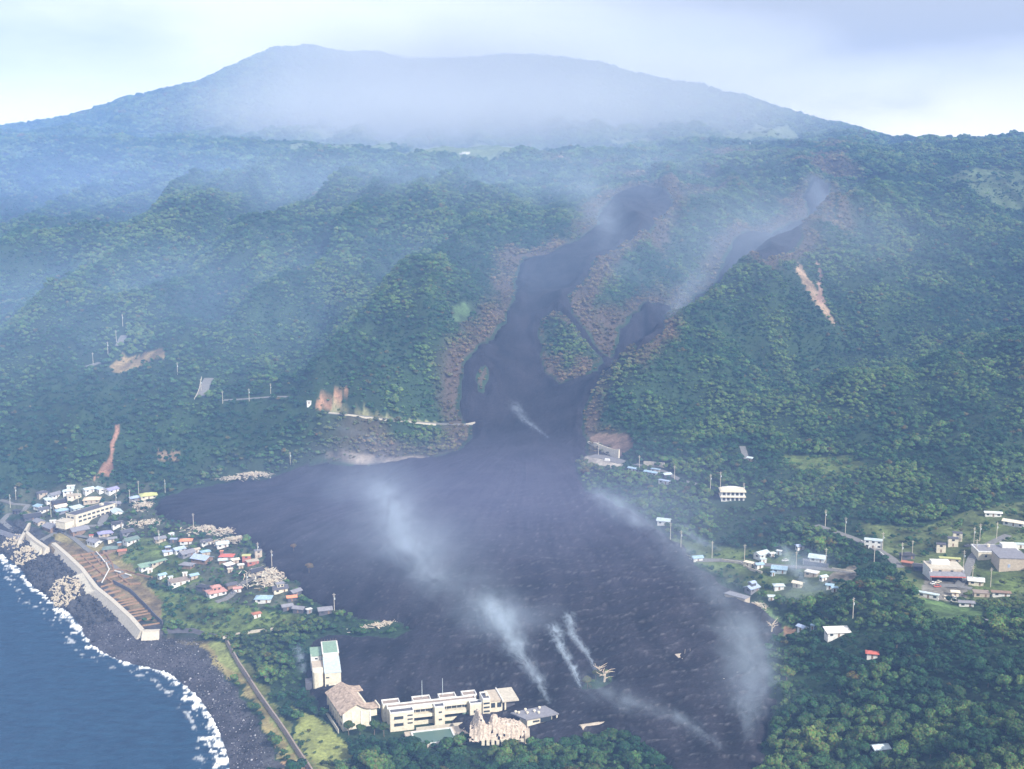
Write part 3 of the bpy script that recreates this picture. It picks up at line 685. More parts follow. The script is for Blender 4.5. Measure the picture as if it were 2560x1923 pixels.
def build_forest():
    P_ = sample_woods(); X, Y, C = P_.T
    ok = np.ones(len(X), bool)
    for hx, hy, r in HOUSE_XY: ok &= (X-hx)**2+(Y-hy)**2 > r*r
    for q, wd in road_w.values():
        p = np.array([t[:2] for t in q]); bx = (X > p[:, 0].min()-12) & (X < p[:, 0].max()+12) & (Y > p[:, 1].min()-12) & (Y < p[:, 1].max()+12)
        if bx.any():
            d, _ = segdist(X[bx], Y[bx], q[::2]+[q[-1]]); kk = ok[bx]; kk &= d > wd*.5+2.6; ok[bx] = kk
    X, Y, C = X[ok], Y[ok], C[ok]
    Zt = zat(X, Y, Zg)
    ok = (zat(X, Y, lm.astype(float)) < .05) & (Zt > 5.0); X, Y, C, Zt = X[ok], Y[ok], C[ok], Zt[ok]
    # gap the view of roads on the slope and of the school
    u, v, dep = project(X, Y, Zt)
    nA, nB, nC = fbm(X, Y, 45, 3), fbm(X+900, Y, 160, 3), RS.rand(len(X))
    size = C*1.22*(.62+.85*RS.rand(len(X))**1.6)*(1+.3*nA); gap = fbm(X+55, Y, 28, 3); size = np.where(gap < -.22, size*.5, size); size *= np.where(RS.rand(len(X)) < .06, 1.35, 1.0)
    dn = zat(X, Y, den); size = np.where(dn < .8, size*.72, size)
    size *= np.where((Y < 560), 1.22, 1.0)
    bn = zat(X, Y, burn)
    base = np.array((.044, .112, .050)); lite = np.array((.095, .160, .060)); dark = np.array((.019, .062, .038)); tan = np.array((.095, .095, .042))
    f = np.clip(.40+1.3*nA+1.0*nB+.75*(nC-.5), 0, 1)[:, None]
    c = dark*(1-f)**2 + base*2*f*(1-f)+ lite*f*f
    odd = (RS.rand(len(X)) < .02)[:, None]; c = np.where(odd, tan, c)
    dry = np.clip((dn < .3)*.4+.25*(Y < 700)*(nB > .25), 0, 1)[:, None]; c = c*(1-dry)+np.array((.11, .13, .045))*dry
    bc = np.array((.145, .115, .082))*(1+.5*nA)[:, None]
    bnn = np.clip(bn+RS.uniform(-.25, .2, len(X))*(bn > .05), 0, 1)[:, None]
    c = c*(1-.12*(Y < 700))[:, None]; c = c*(1-bnn)+bc*bnn; c = np.clip(c*(1+.6*(RS.rand(len(X))-.5))[:, None], .004, 1)
    size = np.where(bn > .5, size*.85, size)
    # the 300 that show largest stand as trees of their own
    inb = (u > -10) & (u < 2570) & (v > 1100) & (v < 1960) & (size > 4.6)
    order = np.argsort(-(size/dep)*inb)[:300]
    big = np.zeros(len(X), bool); big[order] = True; big &= inb
    for i in np.nonzero(big)[0]:
        x, y, z, s = float(X[i]), float(Y[i]), float(Zt[i]), float(size[i]); k = i % 4
        hgt = s*1.15
        e = bpy.data.objects.new('broadleaf_tree', None); e.empty_display_size = 1; e.location = (x, y, z-.24*s); e.scale = (s, s, hgt*.92); e.rotation_euler = (0, 0, rnd.uniform(0, 6.28))
        uu = float(u[i]); g = c[i]; hue = 'yellowish green' if g[0] > .075 else ('dark green' if g[1] < .085 else 'mid green')
        sz = 'tall' if s > 6.8 else 'small'
        near_ = [(math.hypot(x-q[0], y-q[1]), q[2]) for q in MARKS]; nd, nl = min(near_) if near_ else (99, '')
        if nd < 26: lab, grp = f'{sz} {hue} tree beside the {nl}', 'trees in the wood south of the shops' if uu > 1850 else 'trees on the rise below the school'
        elif uu < 1850: lab, grp = f'{sz} {hue} broadleaf tree on the wooded rise below the school', 'trees on the rise below the school'
        else: lab, grp = f'{sz} {hue} broadleaf tree in the wood south of the shops', 'trees in the wood south of the shops'
        link(e, None, lab, 'tree', grp)
        o = bpy.data.objects.new('crown', CR_O[k]); o['tint'] = [float(t_) for t_ in g]; o.parent = e; scene.collection.objects.link(o)
        o = bpy.data.objects.new('trunk', TRK[k]); o.parent = e; scene.collection.objects.link(o)
    r = ~big
    scatter('forest', CR_I, X[r & (dn >= .3)], Y[r & (dn >= .3)], Zt[r & (dn >= .3)], size[r & (dn >= .3)], c[r & (dn >= .3)])
    r2 = r & (dn < .3)
    scatter('undergrowth', BR_I, X[r2], Y[r2], Zt[r2], size[r2]*.9, c[r2])
    print('TREES', len(X), big.sum())
def scatter(name, protos, X, Y, Zt, size, c):
    n_ = len(X); me = bpy.data.meshes.new(name+'_points')
    me.vertices.add(n_); me.vertices.foreach_set('co', np.stack([X, Y, Zt-size*(.22+.4*sstep(Y, 2300, 3000))], 1).astype(np.float32).ravel())
    vattr(me, 'tint', c)
    a = me.attributes.new('size', 'FLOAT', 'POINT'); a.data.foreach_set('value', size.astype(np.float32))
    a = me.attributes.new('spin', 'FLOAT_VECTOR', 'POINT'); s = np.zeros((n_, 3), dtype=np.float32); s[:, 2] = RS.uniform(0, 6.28, n_); s[:, :2] = RS.uniform(-.12, .12, (n_, 2)); a.data.foreach_set('vector', s.ravel())
    a = me.attributes.new('sort', 'INT', 'POINT'); a.data.foreach_set('value', RS.randint(0, len(protos), n_).astype(np.int32))
    ob = bpy.data.objects.new(name, me); link(ob, kind='stuff')
    ng = bpy.data.node_groups.new(name+'_scatter', 'GeometryNodeTree')
    ng.interface.new_socket('Geometry', in_out='INPUT', socket_type='NodeSocketGeometry'); ng.interface.new_socket('Geometry', in_out='OUTPUT', socket_type='NodeSocketGeometry')
    gi = ng.nodes.new('NodeGroupInput'); go = ng.nodes.new('NodeGroupOutput')
    iop = ng.nodes.new('GeometryNodeInstanceOnPoints'); g2i = ng.nodes.new('GeometryNodeGeometryToInstance')
    for pm in reversed(protos):
        po = bpy.data.objects.new(name+'_shape', pm)      # not linked to the scene: only a mesh source
        oi = ng.nodes.new('GeometryNodeObjectInfo'); oi.inputs['Object'].default_value = po
        ng.links.new(oi.outputs['Geometry'], g2i.inputs[0])
    def na(nm, ty):
        x = ng.nodes.new('GeometryNodeInputNamedAttribute'); x.data_type = ty; x.inputs['Name'].default_value = nm; return x
    ng.links.new(gi.outputs[0], iop.inputs['Points']); ng.links.new(g2i.outputs[0], iop.inputs['Instance'])
    iop.inputs['Pick Instance'].default_value = True
    ng.links.new(na('sort', 'INT').outputs[0], iop.inputs['Instance Index'])
    ng.links.new(na('spin', 'FLOAT_VECTOR').outputs[0], iop.inputs['Rotation']); ng.links.new(na('size', 'FLOAT').outputs[0], iop.inputs['Scale'])
    ng.links.new(iop.outputs[0], go.inputs[0])
    md = ob.modifiers.new('scatter', 'NODES'); md.node_group = ng
    for pm in protos:
        if pm.materials and pm.materials[0] not in list(me.materials): me.materials.append(pm.materials[0])
# ---------------------------------------------------------------- mesh building
class MB:
    def __init__(s): s.v = []; s.f = []
    def quad(s, *p): i = len(s.v); s.v += [tuple(x) for x in p]; s.f.append(tuple(range(i, i+len(p)))); return s
    def box(s, x0, x1, y0, y1, z0, z1, top=None, rot=0, c=None):
        """box; top=(dx,dy) draws the top in on each side; rot about its own centre"""
        tx, ty = top or (0, 0)
        p = [(x0, y0, z0), (x1, y0, z0), (x1, y1, z0), (x0, y1, z0), (x0+tx, y0+ty, z1), (x1-tx, y0+ty, z1), (x1-tx, y1-ty, z1), (x0+tx, y1-ty, z1)]
        i = len(s.v); s.v += p; s.f += [(i+a, i+b, i+c_, i+d) for a, b, c_, d in ((3, 2, 1, 0), (4, 5, 6, 7), (0, 1, 5, 4), (1, 2, 6, 5), (2, 3, 7, 6), (3, 0, 4, 7))]
        return s
    def tube(s, p0, p1, r0, r1, n_=6):
        p0, p1 = Vector(p0), Vector(p1); d = (p1-p0).normalized(); a = d.orthogonal().normalized(); b = d.cross(a); i = len(s.v)
        for p, r in ((p0, r0), (p1, r1)):
            for k in range(n_): t = 2*math.pi*k/n_; s.v.append(tuple(p+(a*math.cos(t)+b*math.sin(t))*r))
        for k in range(n_): s.f.append((i+k, i+(k+1) % n_, i+n_+(k+1) % n_, i+n_+k))
        s.f.append(tuple(i+n_+k for k in range(n_))); s.f.append(tuple(i+n_-1-k for k in range(n_))); return s
    def mesh(s, name, m):
        me = bpy.data.meshes.new(name); me.from_pydata(s.v, [], s.f); me.materials.append(m); me.update(); return me
    def build(s, name, m, parent=None, **kw):
        return link(bpy.data.objects.new(name, s.mesh(name, m)), parent, **kw)
def thing(name, x, y, z, rz, label, cat, group=None):
    e = bpy.data.objects.new(name, None); e.location = (x, y, z); e.rotation_euler = (0, 0, rz); e.empty_display_size = 1
    return link(e, None, label, cat, group)
RC = dict(grey=(.20,.20,.23), dark=(.09,.09,.11), black=(.045,.045,.055), white=(.62,.62,.60), pale=(.44,.52,.56), blue=(.27,.39,.50), steel=(.32,.39,.54), lav=(.26,.25,.42),
          orange=(.58,.24,.13), red=(.45,.12,.09), pink=(.44,.23,.20), rust=(.34,.14,.09), green=(.20,.30,.23), dgreen=(.13,.18,.16), olive=(.42,.44,.18), beige=(.56,.46,.34),
          brown=(.26,.21,.18), cream=(.60,.55,.44), tan=(.42,.36,.29), redwall=(.38,.14,.11), wood=(.22,.15,.11), glass=(.03,.04,.05), conc=(.46,.42,.35), yellow=(.62,.55,.16))
def M(k):
    return mat('paint_'+k, RC[k], .35 if k == 'glass' else .7, .5 if k == 'glass' else .3, 0 if k == 'glass' else .22, .7, 0)
def roof_mesh(kind, L, Dp, z, ov, pitch):
    b = MB(); x0, x1, y0, y1 = -L/2-ov, L/2+ov, -Dp/2-ov, Dp/2+ov; t = .22
    if kind == 'flat': b.box(x0+ov*.6, x1-ov*.6, y0+ov*.6, y1-ov*.6, z, z+.3); return b
    if kind == 'shed':
        h = Dp*.22; i = len(b.v)
        b.v += [(x0, y0, z), (x1, y0, z), (x1, y1, z+h), (x0, y1, z+h), (x0, y0, z+t), (x1, y0, z+t), (x1, y1, z+h+t), (x0, y1, z+h+t)]
        b.f += [(i+3, i+2, i+1, i), (i+4, i+5, i+6, i+7), (i, i+1, i+5, i+4), (i+1, i+2, i+6, i+5), (i+2, i+3, i+7, i+6), (i+3, i, i+4, i+7)]; return b
    h = (Dp/2+ov)*pitch; e = 0 if kind == 'gable' else min((Dp/2+ov)*.9, (x1-x0)*.42)
    for dz, fl in ((t, 0), (0, 1)):
        i = len(b.v)
        b.v += [(x0, y0, z+dz), (x1, y0, z+dz), (x1, y1, z+dz), (x0, y1, z+dz), (x0+e, 0, z+h+dz), (x1-e, 0, z+h+dz)]
        fs = [(0, 1, 5, 4), (2, 3, 4, 5)] + ([(1, 2, 5), (3, 0, 4)] if kind == 'hip' else [])
        b.f += [tuple(i+k for k in (reversed(f) if fl else f)) for f in fs]
    for a, c in ((0, 1), (1, 2), (2, 3), (3, 0)):
        if kind == 'gable' and a in (1, 3):
            r = 5 if a == 1 else 4; b.f += [(a, r, r+6, a+6), (r, c, c+6, r+6)]
        else: b.f.append((a+6, c+6, c, a))
    return b
def house(u, v, wpx, slope, kind, roofc, wallc, floors, label, asp=.7, cat='house', name='house', group=None, sink=0, upper=None):
    hh = 2.75*floors-.2-sink
    x, y, z = hit(u, v, hh+.8); s = F/project(x, y, z)[2]; sn = max(.2, (H-z)/math.hypot(y, H-z))
    a = math.atan2(math.sin(math.radians(slope))/sn, math.cos(math.radians(slope)))
    ca_, sa_ = abs(math.cos(a)), abs(math.sin(a))
    L = 1.0*(wpx/s)/(ca_+asp*sa_); Dp = L*asp; L = max(L-1.2, 2); Dp = max(Dp-1.2, 1.8)
    zb = floor_at(x, y)
    t = thing(name, x, y, zb, a, label, cat, group)
    exclude(x, y, math.hypot(L, Dp)*.5+1.6)
    # clear the view towards the camera a little
    k = 9.5/math.hypot(x, y); exclude(x-x*k, y-y*k, max(L, Dp)*.36)
    k = 5.0/math.hypot(x, y); exclude(x-x*k, y-y*k, max(L, Dp)*.42)
    if u > 1950 and v > 1440 or u < 1100 and v > 1600: MARKS.append((x, y, ' '.join(label.split()[:6])))
    b = MB(); b.box(-L/2, L/2, -Dp/2, Dp/2, -3, hh)
    if kind == 'gable':
        g = (Dp/2)*.42
        for sx in (-L/2, L/2): b.v += [(sx, -Dp/2, hh), (sx, Dp/2, hh), (sx, 0, hh+g)]; i = len(b.v)-3; b.f.append((i, i+1, i+2) if sx > 0 else (i+2, i+1, i))
    b.build('wall', M(wallc), t)
    rf = roof_mesh(kind, L, Dp, hh, .8, .42 if kind == 'gable' else .36).build('roof', M(roofc), t)
    if kind in ('gable', 'hip') and L > 7:
        e = 0 if kind == 'gable' else (Dp/2+.6)*.9; hr = (Dp/2+.6)*(.42 if kind == 'gable' else .36)
        if L/2+.6-e > 1: MB().box(-L/2-.6+e, L/2+.6-e, -.22, .22, hh+hr+.1, hh+hr+.38).build('ridge', M('pale' if roofc in ('blue', 'steel', 'white', 'pale') else 'grey'), rf)
    wd = 0
    for fl in range(floors):
        z0 = fl*2.9+.9-(sink)
        if z0 < .1: continue
        nwin = max(1, int(L/3.4))
        for i in range(nwin):
            xc = -L/2+L*(i+.5)/nwin
            if fl == 0 and i == nwin//2 and sink == 0: MB().box(xc-.5, xc+.5, -Dp/2-.06, -Dp/2+.05, .05, 2.1).build('door', M('wood'), t)
            else: MB().box(xc-.85, xc+.85, -Dp/2-.06, -Dp/2+.05, z0, z0+1.15).build('window', M('glass'), t)
        for sx in (-1, 1): MB().box(min(sx*(L/2-.05), sx*(L/2+.06)), max(sx*(L/2-.05), sx*(L/2+.06)), -.8, .8, z0, z0+1.1).build('window', M('glass'), t)
    if upper:
        uk, uc, uw = upper; L2, D2 = L*.5, Dp*.6; z2 = hh+.6
        MB().box(-L2/2, L2/2, -D2/2, D2/2, z2, z2+2.5).build('upper_wall', M(uw), t)
        roof_mesh(uk, L2, D2, z2+2.5, .5, .4).build('upper_roof', M(uc), t)
        for xc in (-L2/4, L2/4): MB().box(xc-.7, xc+.7, -D2/2-.05, -D2/2+.05, z2+.8, z2+1.9).build('window', M('glass'), t)
    return t
T = [ # u, v, width px, slope, roof, roof colour, wall colour, floors, label, extras
 (105,1229,30,14,'hip','dark','tan',1,'dark hip-roofed house at the foot of the bluff'),
 (137,1233,36,24,'gable','grey','white',1,'grey gabled house with pale edge next to the dark hip-roofed one under the bluff'),
 (124,1246,30,14,'shed','pale','white',1,'low pale shed in front of the grey gabled house under the bluff'),
 (177,1212,24,3,'flat','white','pale',1,'small flat white-roofed building highest in the village under the bluff'),
 (170,1224,30,4,'hip','pale','white',1,'pale blue hip-roofed house below the small flat white one'),
 (184,1235,44,8,'flat','tan','cream',1,'long cream flat-roofed building behind the village'),
 (221,1221,32,14,'gable','pale','white',1,'pale blue gabled house behind the beige-roofed one'),
 (250,1219,32,-14,'gable','pale','white',1,'pale roofed house west of the purple roof'),
 (279,1221,36,20,'gable','lav','white',1,'purple-grey gabled house at the foot of the wooded bluff'),
 (230,1245,46,3,'hip','beige','tan',1,'house with a wide beige roof behind the cream hall'),
 (147,1253,44,14,'gable','black','wood',1,'black-roofed house between two rows of pale sheds'),
 (94,1263,26,-8,'shed','blue','white',1,'small blue-roofed shed by the coast road bend'),
 (108,1270,32,14,'gable','dark','white',1,'dark grey gabled house with white gable edge beside the small blue shed'),
 (150,1264,38,16,'gable','cream','tan',1,'house with a weathered cream roof and white ridge'),
 (155,1273,38,10,'hip','blue','grey',1,'light blue hip-roofed house behind the cream hall yard'),
 (192,1267,34,20,'shed','pale','pale',1,'pale blue lean-to roof touching the back of the cream hall'),
 (42,1274,26,-8,'hip','black','dark',1,'small black-roofed hut inside the road bend'),
 (80,1288,52,10,'gable','black','dark',1,'long black-roofed house above the hedge of the shore road'),
 (98,1301,38,-16,'gable','grey','tan',1,'grey gabled house beside the long black-roofed one'),
 (132,1299,20,4,'flat','white','white',1,'small white flat-roofed garage near the parked white car'),
 (129,1314,54,-14,'gable','grey','wood',1,'broad grey-roofed house above the concrete yard wall'),
 (197,1321,54,14,'gable','grey','wood',1,'long grey-roofed house in front of the cream hall'),
 (263,1329,44,8,'hip','lav','tan',1,'house with a violet-blue roof and tan wall'),
 (228,1336,15,4,'flat','red','tan',1,'tiny red-roofed shed beside the violet-blue roof'),
 (237,1350,46,-12,'gable','grey','white',1,'large grey-roofed house by the inner shore road'),
 (292,1276,40,-24,'gable','pale','white',1,'light blue long roof east of the cream hall yard'),
 (338,1241,34,8,'hip','steel','grey',1,'steel-blue roofed house next to the olive roof'),
 (371,1234,50,6,'hip','olive','cream',1,'large olive-green hip-roofed house at the lava edge'),
 (284,1256,42,6,'hip','grey','grey',1,'grey hip-roofed house among trees behind the cream hall'),
 (293,1307,36,10,'gable','black','white',1,'black-roofed house with a white porch wall'),
 (317,1327,40,14,'gable','dark','grey',1,'dark grey roofed house beside the violet-blue roof'),
 (280,1344,28,6,'gable','grey','cream',1,'small grey-roofed house with a cream gable end'),
 (327,1346,44,18,'gable','dgreen','white',1,'dark green roofed house above the brown-red one'),
 (298,1354,16,10,'flat','blue','wood',1,'tiny light blue shed roof between two green-grey roofs'),
 (275,1368,42,4,'hip','dgreen','wood',1,'slate green hip-roofed house beside the inner road'),
 (305,1374,26,6,'gable','rust','wood',1,'small brown-red roofed hut beside the slate green roof'),
 (399,1343,36,12,'gable','grey','tan',1,'weathered grey gabled house above the thicket'),
 (434,1345,20,0,'flat','steel','dark',1,'small blue-grey flat roof west of the orange roof'),
 (428,1331,20,12,'flat','white','pale',1,'small white roof behind the orange-roofed house'),
 (465,1348,34,2,'hip','orange','white',1,'house with a bright orange hip roof'),
 (514,1351,34,10,'gable','dark','white',1,'dark gabled house beside the rubble east of the orange roof'),
 (420,1375,32,8,'hip','steel','white',1,'blue-grey two-storey house above the thicket',dict(upper=('hip','steel','wood'))),
 (447,1370,36,16,'gable','steel','white',1,'steel-blue long roof joined to the two-storey blue house'),
 (466,1379,46,18,'gable','grey','grey',1,'grey long roof between the blue roofs below the orange house'),
 (490,1370,22,14,'gable','tan','white',1,'small weathered roof with a white gable below the dark gabled house'),
 (513,1376,30,10,'hip','blue','tan',1,'light blue roof just above the wide lavender roof'),
 (505,1393,58,-8,'gable','steel','wood',1,'wide pale lavender-blue roofed house in the middle of the village'),
 (396,1401,36,20,'shed','green','tan',1,'narrow pale green roofed shed running uphill from the thicket',dict(asp=.22)),
 (364,1412,40,14,'shed','green','white',1,'pale green roofed shed with a white lean-to'),
 (374,1420,20,10,'flat','white','white',1,'small white lean-to roof at the front of the green shed'),
 (468,1408,40,-6,'hip','grey','wood',1,'grey hip-roofed house below the wide lavender roof'),
 (462,1429,18,6,'flat','white','white',1,'small white roof above the big brown-grey flat roof'),
 (404,1434,26,18,'gable','blue','white',1,'blue gabled house with white eaves west of the big flat roof'),
 (426,1439,18,14,'flat','pale','white',1,'tiny white and blue roof beside the blue gabled house'),
 (484,1435,28,14,'gable','blue','tan',1,'light blue roof touching the big brown-grey flat roof'),
 (447,1447,62,12,'flat','brown','white',1,'big brown-grey flat-roofed house with white walls'),
 (508,1463,38,-8,'hip','black','dark',1,'black-grey roof next to the salmon two-tier roof'),
 (555,1356,38,8,'gable','pale','white',1,'light blue roof in front of the second rubble field'),
 (567,1386,36,0,'hip','red','pale',1,'house with a vivid red hip roof'),
 (554,1375,9,0,'flat','orange','redwall',1,'tiny red-orange chimney hut behind the vivid red roof'),
 (556,1397,24,4,'gable','pale','wood',1,'small pale blue roof just below the vivid red one'),
 (616,1385,26,2,'flat','olive','redwall',2,'brown-walled two-storey house with a pale flat roof'),
 (630,1399,40,10,'flat','tan','redwall',1,'dark red walled flat-roofed house with a roof terrace'),
 (588,1397,24,10,'gable','cream','tan',1,'small cream roof between the red roof and the red-walled house'),
 (645,1373,26,8,'flat','grey','tan',2,'grey flat-roofed ruined house on the lava edge'),
 (572,1409,28,20,'shed','white','dark',1,'white corrugated roof with a dark face below the cream roof'),
 (575,1419,20,8,'flat','cream','tan',1,'small cream flat roof below the white corrugated one'),
 (602,1409,18,6,'gable','white','tan',1,'small white roof in front of the dark red walled house'),
 (640,1424,44,16,'gable','black','tan',1,'long black roof west of the great rubble heap'),
 (540,1474,58,12,'hip','pink','white',1,'salmon-pink two-tier roofed house at the road bend',dict(upper=('hip','pink','pink'))),
 (578,1458,34,12,'gable','dark','wood',1,'dark brown roof behind the salmon-pink house'),
 (593,1468,26,8,'gable','pink','white',1,'small red and white roof by the parked cars'),
 (700,1466,46,8,'gable','dark','cream',1,'dark two-storey house in front of the rubble heap',dict(upper=('gable','grey','cream'))),
 (738,1475,36,20,'gable','grey','dark',1,'grey gabled house right on the lava edge below the rubble'),
 (729,1489,30,6,'gable','orange','dark',1,'small orange-red roof at the foot of the grey gabled house'),
 (659,1491,42,0,'hip','blue','white',1,'sky-blue roofed white house standing alone in the trees'),
 (717,1511,36,10,'gable','grey','dark',1,'weathered grey roof south of the orange-red roof'),
 (641,1530,28,12,'hip','rust','white',1,'small rust-brown roof deep in the thicket'),
 (748,1517,36,-6,'gable','grey','dark',1,'dull grey roof buried in bushes west of the white-patched roof'),
 (772,1520,22,14,'flat','white','grey',1,'small white and blue roof between two grey roofs by the lava'),
 (812,1520,42,6,'gable','grey','dark',1,'ragged grey roof nearest the tip of the lava lobe'),
 # east side
 (1743,1390,32,4,'gable','blue','white',1,'pale blue roof beside the smoking lava edge road'),
 (1904,1380,46,12,'gable','pale','white',1,'pale blue gabled house behind the cream block wall'),
 (1931,1380,18,6,'hip','white','white',1,'small white hut roof next to the pale gabled house'),
 (1948,1374,20,-12,'flat','white','pale',1,'white strip roof in the trees above the pale gabled house'),
 (1908,1395,22,4,'flat','pale','white',1,'small white annex in front of the pale gabled house'),
 (1872,1403,32,-14,'flat','cream','cream',1,'cream block building beside the road with three dark windows'),
 (1898,1407,26,6,'gable','blue','white',1,'blue roof joined to the cream block building'),
 (2000,1362,26,4,'gable','steel','white',1,'lavender roof among the trees above the road'),
 (2044,1390,50,-8,'gable','pale','white',1,'large white roofed house above the retaining wall'),
 (2016,1397,24,-6,'flat','grey','white',1,'white pillared porch beside the large white roofed house'),
 (1949,1417,46,-6,'gable','blue','pale',1,'long light blue roof just below the road'),
 (1932,1427,16,6,'flat','blue','pale',1,'tiny blue roof below the long light blue one'),
 (2030,1427,44,-12,'flat','white','tan',1,'white flat roof beyond the smoke'),
 (2058,1438,26,10,'gable','pale','white',1,'pale roof east of the smoking garden'),
 (1995,1454,32,-14,'gable','cream','cream',1,'cream gabled front half hidden in smoke'),
 (1947,1460,28,0,'hip','pale','white',1,'small light blue hip roof beside the tall dark trees'),
 (1880,1466,44,14,'gable','steel','grey',1,'grey two-storey house with a bright blue lower eave',dict(upper=('gable','steel','grey'))),
 (1843,1495,66,-18,'flat','grey','tan',1,'long grey flat-roofed building half buried by the lava',dict(sink=1.2,asp=.45)),
 (1928,1487,18,0,'gable','pale','white',1,'tiny pale roof in the bushes near the buried flat roof'),
 (2075,1459,24,-8,'gable','blue','white',1,'blue roof at the foot of the bare slope'),
 (2086,1466,16,0,'gable','blue','white',1,'very small blue roof beside the bare slope'),
 (2005,1564,28,-28,'gable','steel','white',1,'lavender-blue roofed house alone near the lava tip'),
 (2032,1560,12,-10,'flat','blue','pale',1,'tiny blue hut beside the lone lavender-blue house'),
 (2093,1574,64,2,'shed','white','white',1,'big white corrugated barn roof above the wood',dict(asp=.5,cat='barn',name='barn')),
 (2184,1346,52,-6,'flat','pale','white',2,'two-storey white house with a light blue roof by the east road',dict(asp=.5)),
 (2353,1357,30,-4,'flat','dark','cream',2,'cream box house standing lowest of the three beside the lane'),
 (2383,1343,32,-4,'flat','dark','cream',2,'cream box house in the middle of the three beside the lane'),
 (2394,1329,30,-4,'flat','dark','cream',2,'cream box house highest of the three, with pale marks on its roof'),
 (2375,1392,56,-4,'flat','olive','tan',1,'long olive-yellow flat roof above the open-fronted store',dict(asp=.3)),
 (2268,1383,38,2,'hip','black','dark',1,'black hip-roofed house among trees beside the rust-red roof'),
 (2268,1403,30,-10,'shed','rust','wood',1,'rust-red lean-to roof below the black hip roof',dict(asp=.4)),
 (2300,1412,40,-6,'gable','black','dark',1,'black-roofed shed touching the store'),
 (2536,1302,56,-12,'gable','cream','white',1,'long white house with a row of windows at the eastern road end',dict(asp=.4)),
 (2483,1279,44,-3,'gable','white','white',1,'thin white roof alone in the trees above the long white house',dict(asp=.3)),
 (2551,1357,28,-3,'flat','pale','white',1,'pale blue roof behind the big flat white building'),
 (2440,1447,46,-6,'gable','white','cream',1,'white-roofed cream house across the lane from the store'),
 (2453,1477,46,-4,'flat','brown','tan',1,'brown flat-roofed shed below the white-roofed house'),
 (2503,1478,48,-4,'shed','wood','white',1,'low brown wall-like shed with a white top edge',dict(asp=.25)),
 (2388,1476,24,-4,'gable','cream','cream',1,'small cream hut at the lane junction'),
 (2322,1480,54,-12,'flat','pale','white',1,'long light blue flat roof in front of the wood',dict(asp=.3)),
 (2416,1502,42,-4,'gable','grey','white',1,'grey-roofed white shed beside the small field',dict(asp=.4)),
 (2468,1549,30,-6,'gable','grey','white',1,'small grey and white roof half hidden in the wood'),
 (2181,1628,36,-6,'hip','red','white',1,'lone bright red roof in the wood'),
 (2200,1864,50,6,'gable','pale','white',1,'pale roof at the edge of the lower wood'),
 (1586,1169,34,-12,'gable','blue','white',1,'long shed with a red and blue roof by the upper road',dict(asp=.3)),
 (1628,1178,38,-10,'gable','blue','white',1,'white-walled blue-roofed shed by the upper road',dict(asp=.35)),
 (1639,1170,28,-8,'flat','blue','conc',1,'narrow blue roof under the grey retaining wall',dict(asp=.4)),
 (1667,1183,26,6,'gable','pale','dark',1,'small pale roof at the end of the upper road sheds'),
 (1661,1199,34,-12,'flat','steel','white',1,'lavender-blue roof below the upper road',dict(asp=.4)),
 (1829,1219,50,-2,'hip','white','cream',1,'white hip roof just behind the three-storey white building'),
 (1660,1298,40,-6,'gable','pale','white',1,'pale blue roof alone in the forest above the lava'),
 (1876,1143,20,-10,'gable','pale','tan',1,'tiny pale hut beside the gully road'),
 (1165,379,22,2,'flat','white','white',2,'white building on the distant plateau field',dict(asp=.4)),
 (1153,382,10,2,'flat','white','white',1,'small white annex on the distant plateau field',dict(asp=.5)),
 (1872,356,9,0,'flat','white','white',1,'tiny white farmhouse on the distant slope',dict(asp=.5)),
 (773,1001,14,0,'flat','white','white',1,'small white hut at the end of the cliff road',dict(asp=.8)),
]
for row in T:
    ex = row[9] if len(row) > 9 else {}
    house(*row[:9], **ex)

# ---------------------------------------------------------------- single buildings
def frame(name, px, ang, label, cat, z=None):
    x, y, zz = hit(*px) if z is None else tuple(float(q) for q in at_z(px[0], px[1], z))
    return thing(name, x, y, zz, math.radians(ang), label, cat)
def win(t, x0, x1, y, z0, z1, m='glass', name='window', d=.12): MB().box(x0, x1, y-d, y+.05, z0, z1).build(name, M(m), t)
# cream hall of the west village: two storeys, ribbon windows, slate roof
t = frame('village_hall', (190,1312), 62, 'cream two-storey hall with a slate flat roof and rows of windows', 'building', 16)
exclude(*t.location[:2], 12); _e = (math.cos(math.radians(62)), math.sin(math.radians(62)))
for k in range(5): exclude(t.location[0]+_e[0]*k*10, t.location[1]+_e[1]*k*10, 11)
MB().box(0, 42, 0, 11, -2, 7.4).build('wall', M('cream'), t)
MB().box(-.3, 42.3, -.3, 11.3, 7.4, 7.9).build('parapet', M('cream'), t)
MB().box(.4, 41.6, .4, 10.6, 7.9, 7.98).build('roof', M('dark'), t)
MB().box(31, 33.5, 4, 7, 7.98, 9.6).build('roof_hut', M('cream'), t)
MB().box(-9, -.02, 2, 13, -2, 3.6).build('annex', M('cream'), t)
MB().box(-9.3, .0, 1.7, 13.3, 3.6, 4.0).build('annex_roof', M('conc'), t)
for i in range(8):
    for z0 in (1.2, 4.6): win(t, 3+i*4.7, 6.2+i*4.7, 0, z0, z0+1.5)
for i in range(2): MB().box(-.12, .05, 2.2+i*4.4, 5.2+i*4.4, 4.7, 6).build('window', M('glass'), t)
